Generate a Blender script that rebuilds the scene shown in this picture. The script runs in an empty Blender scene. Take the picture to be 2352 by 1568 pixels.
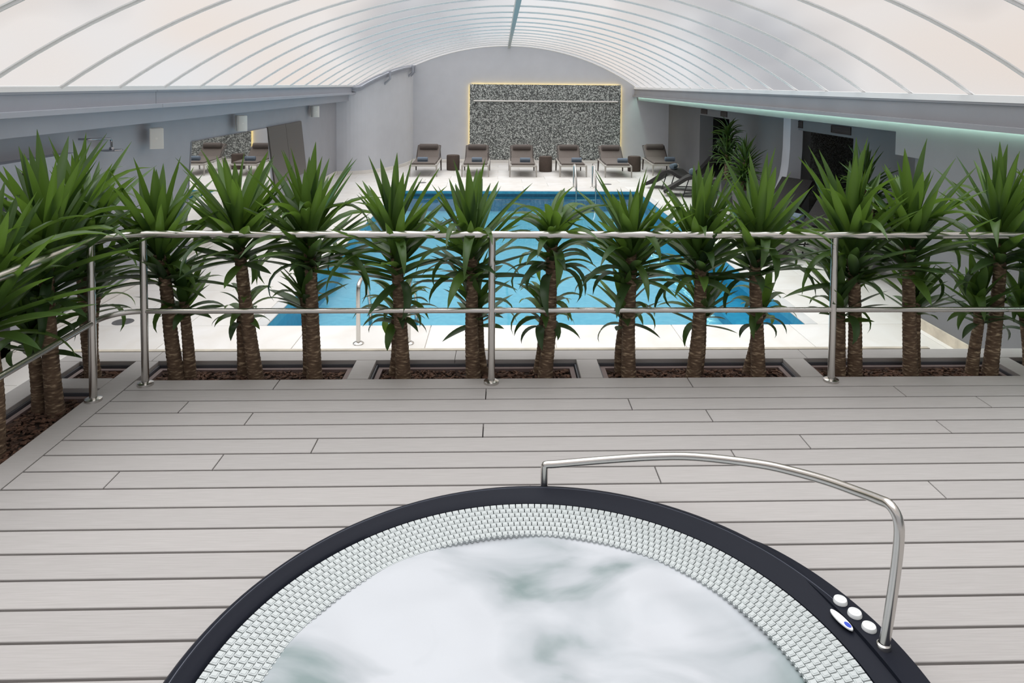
import bpy, math, random
from math import sin, cos, pi, radians, sqrt, atan2, hypot
from mathutils import Matrix, Vector, noise
random.seed(7)
S = bpy.context.scene
COL = S.collection

# ------------------------------------------------------------------ camera
cam = bpy.data.cameras.new('camera')
cam.sensor_width = 36.0
cam.lens = 1640.0 / 2352 * 36.0
cam.shift_x = -30.3684 / 2352
cam.shift_y = -516.1411 / 2352
cam.clip_start = 0.05
cam.clip_end = 500
co = bpy.data.objects.new('camera', cam)
COL.objects.link(co)
PIT, YAW, ROL = 0.0453, 0.0336, -0.0086
CAMZ = 1.8478
_F = Vector((sin(YAW) * cos(PIT), cos(YAW) * cos(PIT), -sin(PIT)))
_R = Vector((cos(YAW), -sin(YAW), 0))
_D = Vector((-sin(YAW) * sin(PIT), -cos(YAW) * sin(PIT), -cos(PIT)))
_Rr = cos(ROL) * _R + sin(ROL) * _D
_Dr = -sin(ROL) * _R + cos(ROL) * _D
m = Matrix.Identity(4)
for i in range(3):
    m[i][0] = _Rr[i]; m[i][1] = -_Dr[i]; m[i][2] = -_F[i]
m[2][3] = CAMZ
co.matrix_world = m
S.camera = co

# ------------------------------------------------------------------ sky, sun, exposure
w = bpy.data.worlds.new('sky')
S.world = w
w.use_nodes = True
nt = w.node_tree
nt.nodes.clear()
N = nt.nodes.new; L = nt.links.new
tc = N('ShaderNodeTexCoord'); mp = N('ShaderNodeMapping')
mp.inputs['Scale'].default_value = (1.0, 1.0, 1.6)
mp.inputs['Location'].default_value = (3.1, 1.7, 0.4)
n1 = N('ShaderNodeTexNoise'); n1.inputs['Scale'].default_value = 3.0; n1.inputs['Detail'].default_value = 3.0; n1.inputs['Roughness'].default_value = 0.45
r1 = N('ShaderNodeValToRGB')
r1.color_ramp.elements[0].position = 0.40; r1.color_ramp.elements[0].color = (0.28, 0.29, 0.32, 1)
r1.color_ramp.elements[1].position = 0.53; r1.color_ramp.elements[1].color = (0.655, 0.66, 0.675, 1)
n2 = N('ShaderNodeTexNoise'); n2.inputs['Scale'].default_value = 1.9; n2.inputs['Detail'].default_value = 2.0
r2 = N('ShaderNodeValToRGB')
r2.color_ramp.elements[0].position = 0.42; r2.color_ramp.elements[0].color = (0, 0, 0, 1)
r2.color_ramp.elements[1].position = 0.60; r2.color_ramp.elements[1].color = (0.8, 0.8, 0.8, 1)
mx = N('ShaderNodeMix'); mx.data_type = 'RGBA'
mx.inputs['B'].default_value = (0.72, 0.555, 0.43, 1)
bg = N('ShaderNodeBackground'); bg.inputs['Strength'].default_value = 1.0
wo = N('ShaderNodeOutputWorld')
L(tc.outputs['Generated'], mp.inputs['Vector']); L(mp.outputs[0], n1.inputs['Vector']); L(mp.outputs[0], n2.inputs['Vector'])
L(n1.outputs['Fac'], r1.inputs['Fac']); L(n2.outputs['Fac'], r2.inputs['Fac'])
L(r2.outputs['Color'], mx.inputs['Factor']); L(r1.outputs['Color'], mx.inputs['A'])
L(mx.outputs['Result'], bg.inputs['Color']); L(bg.outputs[0], wo.inputs['Surface'])

sun = bpy.data.lights.new('sun', 'SUN')
sun.energy = 3.9
sun.angle = radians(75)
sun.color = (0.96, 0.98, 1.0)
so = bpy.data.objects.new('sun', sun)
so.rotation_euler = (radians(-12), radians(-8), 0)
so.location = (0, 8, 12)
COL.objects.link(so)

vs = S.view_settings
vs.view_transform = 'Standard'
vs.look = 'None'
vs.gamma = 1.0
vs.use_curve_mapping = False
vs.exposure = 0.0

# ------------------------------------------------------------------ materials
def mat(name, col, rough=0.5, metal=0.0, spec=0.5, noise_s=None, noise_a=0.1, bump=0.0, bump_s=200.0, col2=None, coat=0.0):
    M = bpy.data.materials.new(name)
    M.use_nodes = True
    t = M.node_tree
    p = t.nodes['Principled BSDF']
    p.inputs['Base Color'].default_value = (*col, 1)
    p.inputs['Roughness'].default_value = rough
    p.inputs['Metallic'].default_value = metal
    p.inputs['Specular IOR Level'].default_value = spec
    p.inputs['Coat Weight'].default_value = coat
    c = t.nodes.new('ShaderNodeTexCoord')
    if noise_s:
        n = t.nodes.new('ShaderNodeTexNoise'); n.inputs['Scale'].default_value = noise_s; n.inputs['Detail'].default_value = 5
        r = t.nodes.new('ShaderNodeValToRGB')
        a = col; b = col2 or tuple(min(1, x * (1 + noise_a)) for x in col)
        if not col2:
            a = tuple(x * (1 - noise_a) for x in col)
        r.color_ramp.elements[0].position = 0.35; r.color_ramp.elements[1].position = 0.65
        r.color_ramp.elements[0].color = (*a, 1); r.color_ramp.elements[1].color = (*b, 1)
        t.links.new(c.outputs['Object'], n.inputs['Vector']); t.links.new(n.outputs['Fac'], r.inputs['Fac'])
        t.links.new(r.outputs['Color'], p.inputs['Base Color'])
    if bump:
        n = t.nodes.new('ShaderNodeTexNoise'); n.inputs['Scale'].default_value = bump_s; n.inputs['Detail'].default_value = 3
        b = t.nodes.new('ShaderNodeBump'); b.inputs['Strength'].default_value = bump; b.inputs['Distance'].default_value = 0.005
        t.links.new(c.outputs['Object'], n.inputs['Vector']); t.links.new(n.outputs['Fac'], b.inputs['Height'])
        t.links.new(b.outputs['Normal'], p.inputs['Normal'])
    return M

def emit(name, col, s):
    M = bpy.data.materials.new(name); M.use_nodes = True
    t = M.node_tree; t.nodes.clear()
    e = t.nodes.new('ShaderNodeEmission'); o = t.nodes.new('ShaderNodeOutputMaterial')
    e.inputs['Color'].default_value = (*col, 1); e.inputs['Strength'].default_value = s
    t.links.new(e.outputs[0], o.inputs['Surface'])
    return M

def wall_mat(name, col):
    return mat(name, col, rough=0.85, spec=0.2, noise_s=3.0, noise_a=0.02, bump=0.08, bump_s=260)

M_WALL = wall_mat('wall_paint_lit', (0.615, 0.635, 0.68))  # end walls lightened in colour, standing in for a difference in lighting
M_WALLL = wall_mat('wall_paint_shaded', (0.37, 0.378, 0.41))  # aisle wall colour darkened to carry the shading below the soffit
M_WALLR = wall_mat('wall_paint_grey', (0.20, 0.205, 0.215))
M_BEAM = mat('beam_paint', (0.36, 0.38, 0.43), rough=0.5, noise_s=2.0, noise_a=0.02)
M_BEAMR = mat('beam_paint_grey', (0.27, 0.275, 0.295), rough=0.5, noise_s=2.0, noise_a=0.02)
M_SILL = mat('white_sill', (0.82, 0.82, 0.82), rough=0.4)
M_ALU = mat('aluminium_profile', (0.90, 0.91, 0.91), rough=0.5)
M_RIDGE = mat('ridge_profile', (0.42, 0.47, 0.47), rough=0.5, metal=0.1)
M_STEEL = mat('stainless_steel', (0.62, 0.60, 0.57), rough=0.24, metal=1.0)
M_CHROME = mat('chrome', (0.40, 0.40, 0.42), rough=0.12, metal=1.0)
M_STONE = mat('limestone', (0.80, 0.775, 0.74), rough=0.45, spec=0.4, noise_s=1.7, noise_a=0.035)
M_GROUT = mat('grout', (0.62, 0.59, 0.54), rough=0.9)
M_COPE = mat('coping_stone', (0.60, 0.60, 0.59), rough=0.6, noise_s=5, noise_a=0.05)
M_EDGE = mat('beige_stone_edge', (0.62, 0.56, 0.46), rough=0.7, noise_s=8, noise_a=0.12)
M_JOIST = mat('deck_base', (0.012, 0.009, 0.008), rough=0.9)
M_TROUGH = mat('planter_trough_plastic', (0.20, 0.145, 0.135), rough=0.6)
M_PANRIM = mat('dark_metal_liner', (0.08, 0.085, 0.10), rough=0.45)
M_SOIL = mat('soil', (0.03, 0.018, 0.012), rough=1.0, noise_s=60, noise_a=0.5, bump=0.8, bump_s=90)
M_CHIP = mat('bark_chip', (0.095, 0.05, 0.032), rough=0.95, noise_s=25, noise_a=0.6)
M_RIM = mat('charcoal_acrylic', (0.010, 0.012, 0.020), rough=0.5, spec=0.14, bump=0.05, bump_s=400)
M_TILE = mat('white_grille_plastic', (0.50, 0.535, 0.535), rough=0.3)
M_TILE2 = mat('white_grille_pad', (0.60, 0.65, 0.65), rough=0.4)
M_CHAN = mat('grille_channel', (0.05, 0.05, 0.05), rough=0.8)
M_BTN = mat('white_button_plastic', (0.82, 0.84, 0.84), rough=0.25)
M_BTNR = mat('button_ring', (0.62, 0.64, 0.65), rough=0.3)
M_BLUE = mat('display_blue', (0.03, 0.08, 0.55), rough=0.2)
M_FRAME = mat('taupe_aluminium_frame', (0.40, 0.375, 0.34), rough=0.5)
M_FRAMED = mat('brown_frame', (0.075, 0.058, 0.05), rough=0.5)
M_CUSH = mat('taupe_cushion', (0.155, 0.13, 0.115), rough=0.9, noise_s=120, noise_a=0.15)
M_CUSH2 = mat('taupe_pillow', (0.125, 0.104, 0.094), rough=0.9, noise_s=120, noise_a=0.15)
M_RATTAN = mat('dark_rattan', (0.022, 0.018, 0.017), rough=0.7, noise_s=60, noise_a=0.25)
M_BLACK = mat('black_metal', (0.015, 0.014, 0.014), rough=0.45)
M_STOOL = mat('brown_wicker', (0.085, 0.062, 0.05), rough=0.85, noise_s=90, noise_a=0.3, bump=0.4, bump_s=120)
M_TOWEL = mat('blue_grey_towel', (0.16, 0.20, 0.25), rough=1.0, noise_s=150, noise_a=0.2, bump=0.4, bump_s=250)
M_SPK = mat('ivory_speaker', (0.82, 0.80, 0.75), rough=0.5)
M_SPKG = mat('speaker_grille', (0.74, 0.73, 0.69), rough=0.7, bump=0.4, bump_s=500)
M_BROWN = mat('brown_panel', (0.10, 0.088, 0.078), rough=0.4)
M_VENT = mat('brown_vent', (0.045, 0.03, 0.025), rough=0.7)
M_POT = mat('grey_planter_pot', (0.11, 0.11, 0.115), rough=0.7, noise_s=20, noise_a=0.1)
M_DARK = mat('dark_doorway', (0.02, 0.02, 0.026), rough=0.5)
M_DRAIN = mat('drain_cover', (0.18, 0.18, 0.18), rough=0.4, metal=0.6)
M_MIRROR = mat('mirror_glass', (0.78, 0.78, 0.77), rough=0.02, metal=1.0)
M_LEDY = emit('warm_led', (1.0, 0.70, 0.18), 6.5)
M_LEDG = emit('green_white_led', (0.66, 1.0, 0.80), 22.0)

def deck_mat():
    M = mat('grey_composite_decking', (0.5, 0.47, 0.45), rough=0.62, spec=0.3)
    t = M.node_tree; p = t.nodes['Principled BSDF']
    c = t.nodes.new('ShaderNodeTexCoord'); mpn = t.nodes.new('ShaderNodeMapping')
    mpn.inputs['Scale'].default_value = (6, 160, 60)
    n = t.nodes.new('ShaderNodeTexNoise'); n.inputs['Scale'].default_value = 1.0; n.inputs['Detail'].default_value = 4
    r = t.nodes.new('ShaderNodeValToRGB')
    r.color_ramp.elements[0].position = 0.3; r.color_ramp.elements[1].position = 0.7
    r.color_ramp.elements[0].color = (0.385, 0.364, 0.352, 1); r.color_ramp.elements[1].color = (0.440, 0.418, 0.406, 1)
    oi = t.nodes.new('ShaderNodeObjectInfo')
    hv = t.nodes.new('ShaderNodeHueSaturation')
    mr = t.nodes.new('ShaderNodeMapRange'); mr.inputs['To Min'].default_value = 0.96; mr.inputs['To Max'].default_value = 1.04
    t.links.new(c.outputs['Object'], mpn.inputs['Vector']); t.links.new(mpn.outputs[0], n.inputs['Vector'])
    t.links.new(n.outputs['Fac'], r.inputs['Fac']); t.links.new(r.outputs['Color'], hv.inputs['Color'])
    t.links.new(oi.outputs['Random'], mr.inputs['Value']); t.links.new(mr.outputs[0], hv.inputs['Value'])
    t.links.new(hv.outputs['Color'], p.inputs['Base Color'])
    b = t.nodes.new('ShaderNodeBump'); b.inputs['Strength'].default_value = 0.15; b.inputs['Distance'].default_value = 0.002
    t.links.new(n.outputs['Fac'], b.inputs['Height']); t.links.new(b.outputs['Normal'], p.inputs['Normal'])
    return M
M_DECK = deck_mat()

def slab_mat():
    M = mat('limestone_slab', (0.8, 0.78, 0.74), rough=0.42, spec=0.4)
    t = M.node_tree; p = t.nodes['Principled BSDF']
    c = t.nodes.new('ShaderNodeTexCoord')
    n = t.nodes.new('ShaderNodeTexNoise'); n.inputs['Scale'].default_value = 1.1; n.inputs['Detail'].default_value = 6; n.inputs['Distortion'].default_value = 1.2
    r = t.nodes.new('ShaderNodeValToRGB')
    r.color_ramp.elements[0].position = 0.35; r.color_ramp.elements[1].position = 0.6
    r.color_ramp.elements[0].color = (0.74, 0.705, 0.655, 1); r.color_ramp.elements[1].color = (0.82, 0.80, 0.775, 1)
    oi = t.nodes.new('ShaderNodeObjectInfo'); hv = t.nodes.new('ShaderNodeHueSaturation')
    mr = t.nodes.new('ShaderNodeMapRange'); mr.inputs['To Min'].default_value = 0.97; mr.inputs['To Max'].default_value = 1.02
    t.links.new(c.outputs['Object'], n.inputs['Vector']); t.links.new(n.outputs['Fac'], r.inputs['Fac'])
    t.links.new(r.outputs['Color'], hv.inputs['Color']); t.links.new(oi.outputs['Random'], mr.inputs['Value'])
    t.links.new(mr.outputs[0], hv.inputs['Value']); t.links.new(hv.outputs['Color'], p.inputs['Base Color'])
    return M
M_SLAB = slab_mat()

def panel_mat():
    # frosted multiwall polycarbonate: part see-through, part diffusing, fine flutes across
    M = bpy.data.materials.new('multiwall_polycarbonate'); M.use_nodes = True
    t = M.node_tree; t.nodes.clear(); n = t.nodes.new; l = t.links.new
    o = n('ShaderNodeOutputMaterial'); tr = n('ShaderNodeBsdfTransparent'); tl = n('ShaderNodeBsdfTranslucent'); mix = n('ShaderNodeMixShader')
    c = n('ShaderNodeTexCoord'); s = n('ShaderNodeSeparateXYZ')
    ma = n('ShaderNodeMath'); ma.operation = 'MULTIPLY'; ma.inputs[1].default_value = 2 * pi / 0.016
    sn = n('ShaderNodeMath'); sn.operation = 'SINE'
    mr = n('ShaderNodeMapRange'); mr.inputs['From Min'].default_value = -1; mr.inputs['To Min'].default_value = 0.16; mr.inputs['To Max'].default_value = 0.24
    l(c.outputs['Object'], s.inputs[0]); l(s.outputs['Y'], ma.inputs[0]); l(ma.outputs[0], sn.inputs[0]); l(sn.outputs[0], mr.inputs['Value'])
    tr.inputs['Color'].default_value = (0.97, 0.975, 0.98, 1); tl.inputs['Color'].default_value = (0.88, 0.89, 0.90, 1)
    l(mr.outputs[0], mix.inputs['Fac']); l(tr.outputs[0], mix.inputs[1]); l(tl.outputs[0], mix.inputs[2]); l(mix.outputs[0], o.inputs['Surface'])
    return M
M_PANEL = panel_mat()

def water_mat():
    M = bpy.data.materials.new('pool_water'); M.use_nodes = True
    t = M.node_tree; t.nodes.clear(); n = t.nodes.new; l = t.links.new
    o = n('ShaderNodeOutputMaterial'); tr = n('ShaderNodeBsdfTransparent'); gl = n('ShaderNodeBsdfGlossy'); mix = n('ShaderNodeMixShader')
    fr = n('ShaderNodeFresnel'); fr.inputs['IOR'].default_value = 1.33
    tr.inputs['Color'].default_value = (0.72, 0.93, 0.97, 1); gl.inputs['Roughness'].default_value = 0.04
    c = n('ShaderNodeTexCoord'); no = n('ShaderNodeTexNoise'); no.inputs['Scale'].default_value = 2.5; no.inputs['Detail'].default_value = 2
    b = n('ShaderNodeBump'); b.inputs['Strength'].default_value = 0.12; b.inputs['Distance'].default_value = 0.03
    l(c.outputs['Object'], no.inputs['Vector']); l(no.outputs['Fac'], b.inputs['Height']); l(b.outputs[0], gl.inputs['Normal']); l(b.outputs[0], fr.inputs['Normal'])
    l(fr.outputs[0], mix.inputs['Fac']); l(tr.outputs[0], mix.inputs[1]); l(gl.outputs[0], mix.inputs[2]); l(mix.outputs[0], o.inputs['Surface'])
    return M
M_WATER = water_mat()

def mosaic_mat(name, a, b2, sc):
    M = mat(name, a, rough=0.35)
    t = M.node_tree; p = t.nodes['Principled BSDF']
    c = t.nodes.new('ShaderNodeTexCoord'); br = t.nodes.new('ShaderNodeTexNoise'); br.inputs['Scale'].default_value = sc
    r = t.nodes.new('ShaderNodeValToRGB'); r.color_ramp.elements[0].color = (*a, 1); r.color_ramp.elements[1].color = (*b2, 1)
    r.color_ramp.elements[0].position = 0.35; r.color_ramp.elements[1].position = 0.65
    t.links.new(c.outputs['Object'], br.inputs['Vector']); t.links.new(br.outputs['Fac'], r.inputs['Fac']); t.links.new(r.outputs['Color'], p.inputs['Base Color'])
    return M
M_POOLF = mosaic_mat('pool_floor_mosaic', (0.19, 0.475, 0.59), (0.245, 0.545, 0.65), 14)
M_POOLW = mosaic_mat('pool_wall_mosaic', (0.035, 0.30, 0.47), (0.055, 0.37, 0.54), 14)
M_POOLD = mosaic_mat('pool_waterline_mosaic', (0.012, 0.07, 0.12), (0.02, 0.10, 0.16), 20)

def pebble_mat(name, lo, hi, sc):
    M = mat(name, lo, rough=0.3, spec=0.6)
    t = M.node_tree; p = t.nodes['Principled BSDF']
    c = t.nodes.new('ShaderNodeTexCoord')
    v = t.nodes.new('ShaderNodeTexVoronoi'); v.inputs['Scale'].default_value = sc
    r = t.nodes.new('ShaderNodeValToRGB')
    e = r.color_ramp.elements
    e[0].position = 0.0; e[0].color = (*[x * 0.25 for x in lo], 1)
    e[1].position = 1.0; e[1].color = (*hi, 1)
    q = e.new(0.45); q.color = (*lo, 1)
    s = t.nodes.new('ShaderNodeSeparateColor')
    b = t.nodes.new('ShaderNodeBump'); b.invert = True; b.inputs['Strength'].default_value = 0.8; b.inputs['Distance'].default_value = 0.02
    t.links.new(c.outputs['Object'], v.inputs['Vector']); t.links.new(v.outputs['Color'], s.inputs[0]); t.links.new(s.outputs[0], r.inputs['Fac'])
    t.links.new(r.outputs['Color'], p.inputs['Base Color']); t.links.new(v.outputs['Distance'], b.inputs['Height']); t.links.new(b.outputs[0], p.inputs['Normal'])
    return M
M_PEB = pebble_mat('glass_pebble_mosaic', (0.13, 0.145, 0.14), (0.74, 0.78, 0.75), 40)
M_PEBD = pebble_mat('dark_pebble_mosaic', (0.10, 0.115, 0.125), (0.26, 0.30, 0.31), 34)

def foam_mat():
    M = mat('frothing_water', (0.8, 0.83, 0.85), rough=0.45, spec=0.4)
    t = M.node_tree; p = t.nodes['Principled BSDF']
    c = t.nodes.new('ShaderNodeTexCoord'); mpn = t.nodes.new('ShaderNodeMapping'); mpn.inputs['Rotation'].default_value = (0, 0, 0.6); mpn.inputs['Scale'].default_value = (1.0, 1.7, 1)
    n = t.nodes.new('ShaderNodeTexNoise'); n.inputs['Scale'].default_value = 1.9; n.inputs['Detail'].default_value = 5; n.inputs['Roughness'].default_value = 0.42; n.inputs['Distortion'].default_value = 0.6
    r = t.nodes.new('ShaderNodeValToRGB'); e = r.color_ramp.elements
    e[0].position = 0.34; e[0].color = (0.20, 0.26, 0.26, 1); e[1].position = 0.56; e[1].color = (0.53, 0.55, 0.58, 1)
    q = e.new(0.43); q.color = (0.40, 0.43, 0.455, 1)
    t.links.new(c.outputs['Object'], mpn.inputs['Vector']); t.links.new(mpn.outputs[0], n.inputs['Vector']); t.links.new(n.outputs['Fac'], r.inputs['Fac'])
    t.links.new(r.outputs['Color'], p.inputs['Base Color'])
    return M
M_FOAM = foam_mat()

def leaf_mat(name, a, b2, tl):
    M = bpy.data.materials.new(name); M.use_nodes = True
    t = M.node_tree; n = t.nodes.new; l = t.links.new
    p = t.nodes['Principled BSDF']; o = t.nodes['Material Output']
    oi = n('ShaderNodeObjectInfo'); r = n('ShaderNodeValToRGB'); r.color_ramp.elements[0].color = (*a, 1); r.color_ramp.elements[1].color = (*b2, 1)
    c = n('ShaderNodeTexCoord'); mpn = n('ShaderNodeMapping'); mpn.inputs['Scale'].default_value = (1, 120, 3)
    no = n('ShaderNodeTexNoise'); no.inputs['Scale'].default_value = 1.0; no.inputs['Detail'].default_value = 2
    hv = n('ShaderNodeHueSaturation'); mr = n('ShaderNodeMapRange'); mr.inputs['To Min'].default_value = 0.75; mr.inputs['To Max'].default_value = 1.25
    l(c.outputs['Object'], mpn.inputs[0]); l(mpn.outputs[0], no.inputs['Vector']); l(no.outputs['Fac'], mr.inputs['Value']); l(mr.outputs[0], hv.inputs['Value'])
    l(oi.outputs['Random'], r.inputs['Fac']); l(r.outputs['Color'], hv.inputs['Color']); l(hv.outputs['Color'], p.inputs['Base Color'])
    p.inputs['Roughness'].default_value = 0.42; p.inputs['Specular IOR Level'].default_value = 0.45
    tr = n('ShaderNodeBsdfTranslucent'); tr.inputs['Color'].default_value = (*tl, 1)
    mix = n('ShaderNodeMixShader'); mix.inputs['Fac'].default_value = 0.28
    l(p.outputs[0], mix.inputs[1]); l(tr.outputs[0], mix.inputs[2]); l(mix.outputs[0], o.inputs['Surface'])
    return M
M_LEAF = leaf_mat('yucca_leaf_green', (0.022, 0.056, 0.017), (0.075, 0.145, 0.030), (0.19, 0.34, 0.04))
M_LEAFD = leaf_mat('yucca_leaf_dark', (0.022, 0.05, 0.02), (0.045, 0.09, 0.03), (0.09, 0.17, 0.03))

def trunk_mat():
    M = mat('ringed_yucca_bark', (0.12, 0.07, 0.04), rough=0.95)
    t = M.node_tree; p = t.nodes['Principled BSDF']; n = t.nodes.new; l = t.links.new
    c = n('ShaderNodeTexCoord'); mpn = n('ShaderNodeMapping'); mpn.inputs['Scale'].default_value = (22, 22, 85)
    no = n('ShaderNodeTexNoise'); no.inputs['Scale'].default_value = 1.0; no.inputs['Detail'].default_value = 4
    r = n('ShaderNodeValToRGB'); e = r.color_ramp.elements
    e[0].position = 0.3; e[0].color = (0.07, 0.043, 0.027, 1); e[1].position = 0.68; e[1].color = (0.42, 0.32, 0.21, 1)
    q = e.new(0.55); q.color = (0.16, 0.105, 0.066, 1)
    b = n('ShaderNodeBump'); b.inputs['Strength'].default_value = 0.7; b.inputs['Distance'].default_value = 0.006
    l(c.outputs['Object'], mpn.inputs[0]); l(mpn.outputs[0], no.inputs['Vector']); l(no.outputs['Fac'], r.inputs['Fac']); l(r.outputs['Color'], p.inputs['Base Color'])
    l(no.outputs['Fac'], b.inputs['Height']); l(b.outputs[0], p.inputs['Normal'])
    return M
M_TRUNK = trunk_mat()

# ------------------------------------------------------------------ mesh helpers
class MB:
    def __init__(s): s.v = []; s.f = []
    def add(s, v, f):
        k = len(s.v); s.v += [tuple(x) for x in v]; s.f += [tuple(i + k for i in q) for q in f]; return s
    def box(s, x0, x1, y0, y1, z0, z1):
        return s.add([(x0, y0, z0), (x1, y0, z0), (x1, y1, z0), (x0, y1, z0), (x0, y0, z1), (x1, y0, z1), (x1, y1, z1), (x0, y1, z1)],
                     [(0, 3, 2, 1), (4, 5, 6, 7), (0, 1, 5, 4), (1, 2, 6, 5), (2, 3, 7, 6), (3, 0, 4, 7)])
    def prism(s, poly, z0, z1, ch=0.0):
        n = len(poly)
        if ch:
            ins = []
            for i in range(n):
                ax, ay = poly[i - 1]; bx, by = poly[i]; cx, cy = poly[(i + 1) % n]
                d1 = Vector((bx - ax, by - ay)); d2 = Vector((cx - bx, cy - by)); d1.normalize(); d2.normalize()
                n1 = Vector((-d1.y, d1.x)); n2 = Vector((-d2.y, d2.x)); q = n1 + n2
                q = q / max(0.3, q.dot(n1)) if q.length > 1e-6 else n1
                ins.append((bx + q.x * ch, by + q.y * ch))
            rings = [(poly, z0), (poly, z1 - ch), (ins, z1)]
        else:
            rings = [(poly, z0), (poly, z1)]
        v = [(x, y, z) for p, z in rings for x, y in p]
        f = [tuple(reversed(range(n))), tuple(range((len(rings) - 1) * n, len(rings) * n))]
        for r in range(len(rings) - 1):
            for i in range(n):
                j = (i + 1) % n
                f.append((r * n + i, r * n + j, (r + 1) * n + j, (r + 1) * n + i))
        return s.add(v, f)
    def tube(s, pts, r, seg=12, cap=True):
        pts = [Vector(p) for p in pts]
        n = len(pts)
        rad = r if isinstance(r, (list, tuple)) else [r] * n
        t0 = (pts[1] - pts[0]).normalized()
        up = Vector((0, 0, 1)) if abs(t0.z) < 0.9 else Vector((1, 0, 0))
        a = t0.cross(up).normalized()
        v = []; f = []
        prev = t0
        for i in range(n):
            if i == 0: t = t0
            elif i == n - 1: t = (pts[i] - pts[i - 1]).normalized()
            else: t = ((pts[i + 1] - pts[i]).normalized() + (pts[i] - pts[i - 1]).normalized()).normalized()
            q = prev.rotation_difference(t); a = (q @ a).normalized(); prev = t
            b = t.cross(a).normalized()
            for k in range(seg):
                th = 2 * pi * k / seg
                v.append(pts[i] + (a * cos(th) + b * sin(th)) * rad[i])
        for i in range(n - 1):
            for k in range(seg):
                j = (k + 1) % seg
                f.append((i * seg + k, i * seg + j, (i + 1) * seg + j, (i + 1) * seg + k))
        if cap:
            f.append(tuple(reversed(range(seg)))); f.append(tuple((n - 1) * seg + k for k in range(seg)))
        return s.add(v, f)
    def lathe(s, prof, c=(0, 0, 0), seg=32, a0=0.0, a1=2 * pi):
        full = abs(a1 - a0 - 2 * pi) < 1e-6
        m = seg if full else seg + 1
        n = len(prof)
        v = []
        for k in range(m):
            th = a0 + (a1 - a0) * k / seg
            for r, z in prof: v.append((c[0] + r * cos(th), c[1] + r * sin(th), c[2] + z))
        f = []
        for k in range(seg):
            j = (k + 1) % m
            for i in range(n - 1):
                f.append((k * n + i, j * n + i, j * n + i + 1, k * n + i + 1))
        return s.add(v, f)
    def disc_cyl(s, c, r, z0, z1, seg=24, ch=0.0):
        return s.prism([(c[0] + r * cos(2 * pi * k / seg), c[1] + r * sin(2 * pi * k / seg)) for k in range(seg)], z0, z1, ch)
    def mesh(s, name, smooth=False, ang=38):
        me = bpy.data.meshes.new(name)
        me.from_pydata(s.v, [], s.f); me.update()
        if smooth:
            me.polygons.foreach_set('use_smooth', [True] * len(me.polygons))
            me.set_sharp_from_angle(angle=radians(ang))
        return me

def tag(o, label=None, cat=None, group=None, kind=None):
    if label: o['label'] = label
    if cat: o['category'] = cat
    if group: o['group'] = group
    if kind: o['kind'] = kind
    return o

def obj(name, mb, material, parent=None, smooth=False, label=None, cat=None, group=None, kind=None, ang=38, loc=None):
    me = mb.mesh(name, smooth, ang) if isinstance(mb, MB) else mb
    if isinstance(mb, MB): me.materials.append(material)
    o = bpy.data.objects.new(name, me)
    COL.objects.link(o)
    if parent: o.parent = parent
    if loc: o.location = loc
    return tag(o, label, cat, group, kind)

def empty(name, loc=(0, 0, 0), rz=0.0, label=None, cat=None, group=None, kind=None):
    o = bpy.data.objects.new(name, None)
    o.empty_display_size = 0.1
    COL.objects.link(o); o.location = loc; o.rotation_euler = (0, 0, rz)
    return tag(o, label, cat, group, kind)

def copy_tree(o, parent=None):
    c = o.copy(); COL.objects.link(c); c.parent = parent
    for ch in o.children: copy_tree(ch, c)
    return c

def fillet(pts, rad, n=6):
    pts = [Vector(p) for p in pts]; out = [pts[0]]
    for i in range(1, len(pts) - 1):
        a = (pts[i - 1] - pts[i]); b = (pts[i + 1] - pts[i])
        r = min(rad, a.length * .45, b.length * .45)
        p0 = pts[i] + a.normalized() * r; p1 = pts[i] + b.normalized() * r
        for k in range(n + 1):
            t = k / n
            out.append(p0 * (1 - t) ** 2 + pts[i] * 2 * t * (1 - t) + p1 * t ** 2)
    out.append(pts[-1]); return out

def rot_pts(v, M): return [tuple(M @ Vector(p)) for p in v]

# ------------------------------------------------------------------ dimensions (metres; deck top is z = 0)
FZ = -0.55                       # pool hall floor
XL, XR = -4.30, 4.20             # side walls
XRB = 6.8                        # back of the niches
YF = 22.0                        # end wall
YB = -2.5                        # wall behind
PL, PR, PN, PF = -2.30, 3.09, 7.02, 15.95   # pool
DX0, DX1, DY1 = -2.25, 4.18, 4.41           # boarded deck
PXO, PXI, PYI, PYO = -2.91, -2.76, 4.72, 4.885   # outer planks
BXO = -2.40
VXC, VR, VTOP = 0.22, 6.93, 3.05
def vault(x): return VTOP - VR + sqrt(max(0.01, VR * VR - (x - VXC) ** 2))
VX0, VX1 = -3.76, 4.20

# ------------------------------------------------------------------ walls
b = MB()
xs = [XL - .2 + (XRB + .2 - XL + .2) * i / 60 for i in range(61)]
poly = [(x, (vault(x) + .04) if VX0 <= x <= VX1 else 1.78) for x in xs]
v = [(x, YF, FZ - .05) for x, z in poly] + [(x, YF, z) for x, z in poly] + [(x, YF + .2, FZ - .05) for x, z in poly] + [(x, YF + .2, z) for x, z in poly]
n = len(poly); f = []
for i in range(n - 1):
    f += [(i, i + 1, n + i + 1, n + i), (2 * n + i + 1, 2 * n + i, 3 * n + i, 3 * n + i + 1), (n + i, n + i + 1, 3 * n + i + 1, 3 * n + i)]
b.add(v, f)
obj('wall_far', b, M_WALL, kind='structure')
# stone ledge along the foot of the end wall
obj('baseboard_far', MB().box(-2.7, 5.2, YF - .30, YF, FZ, FZ + .07), M_STONE, kind='structure')

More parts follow.
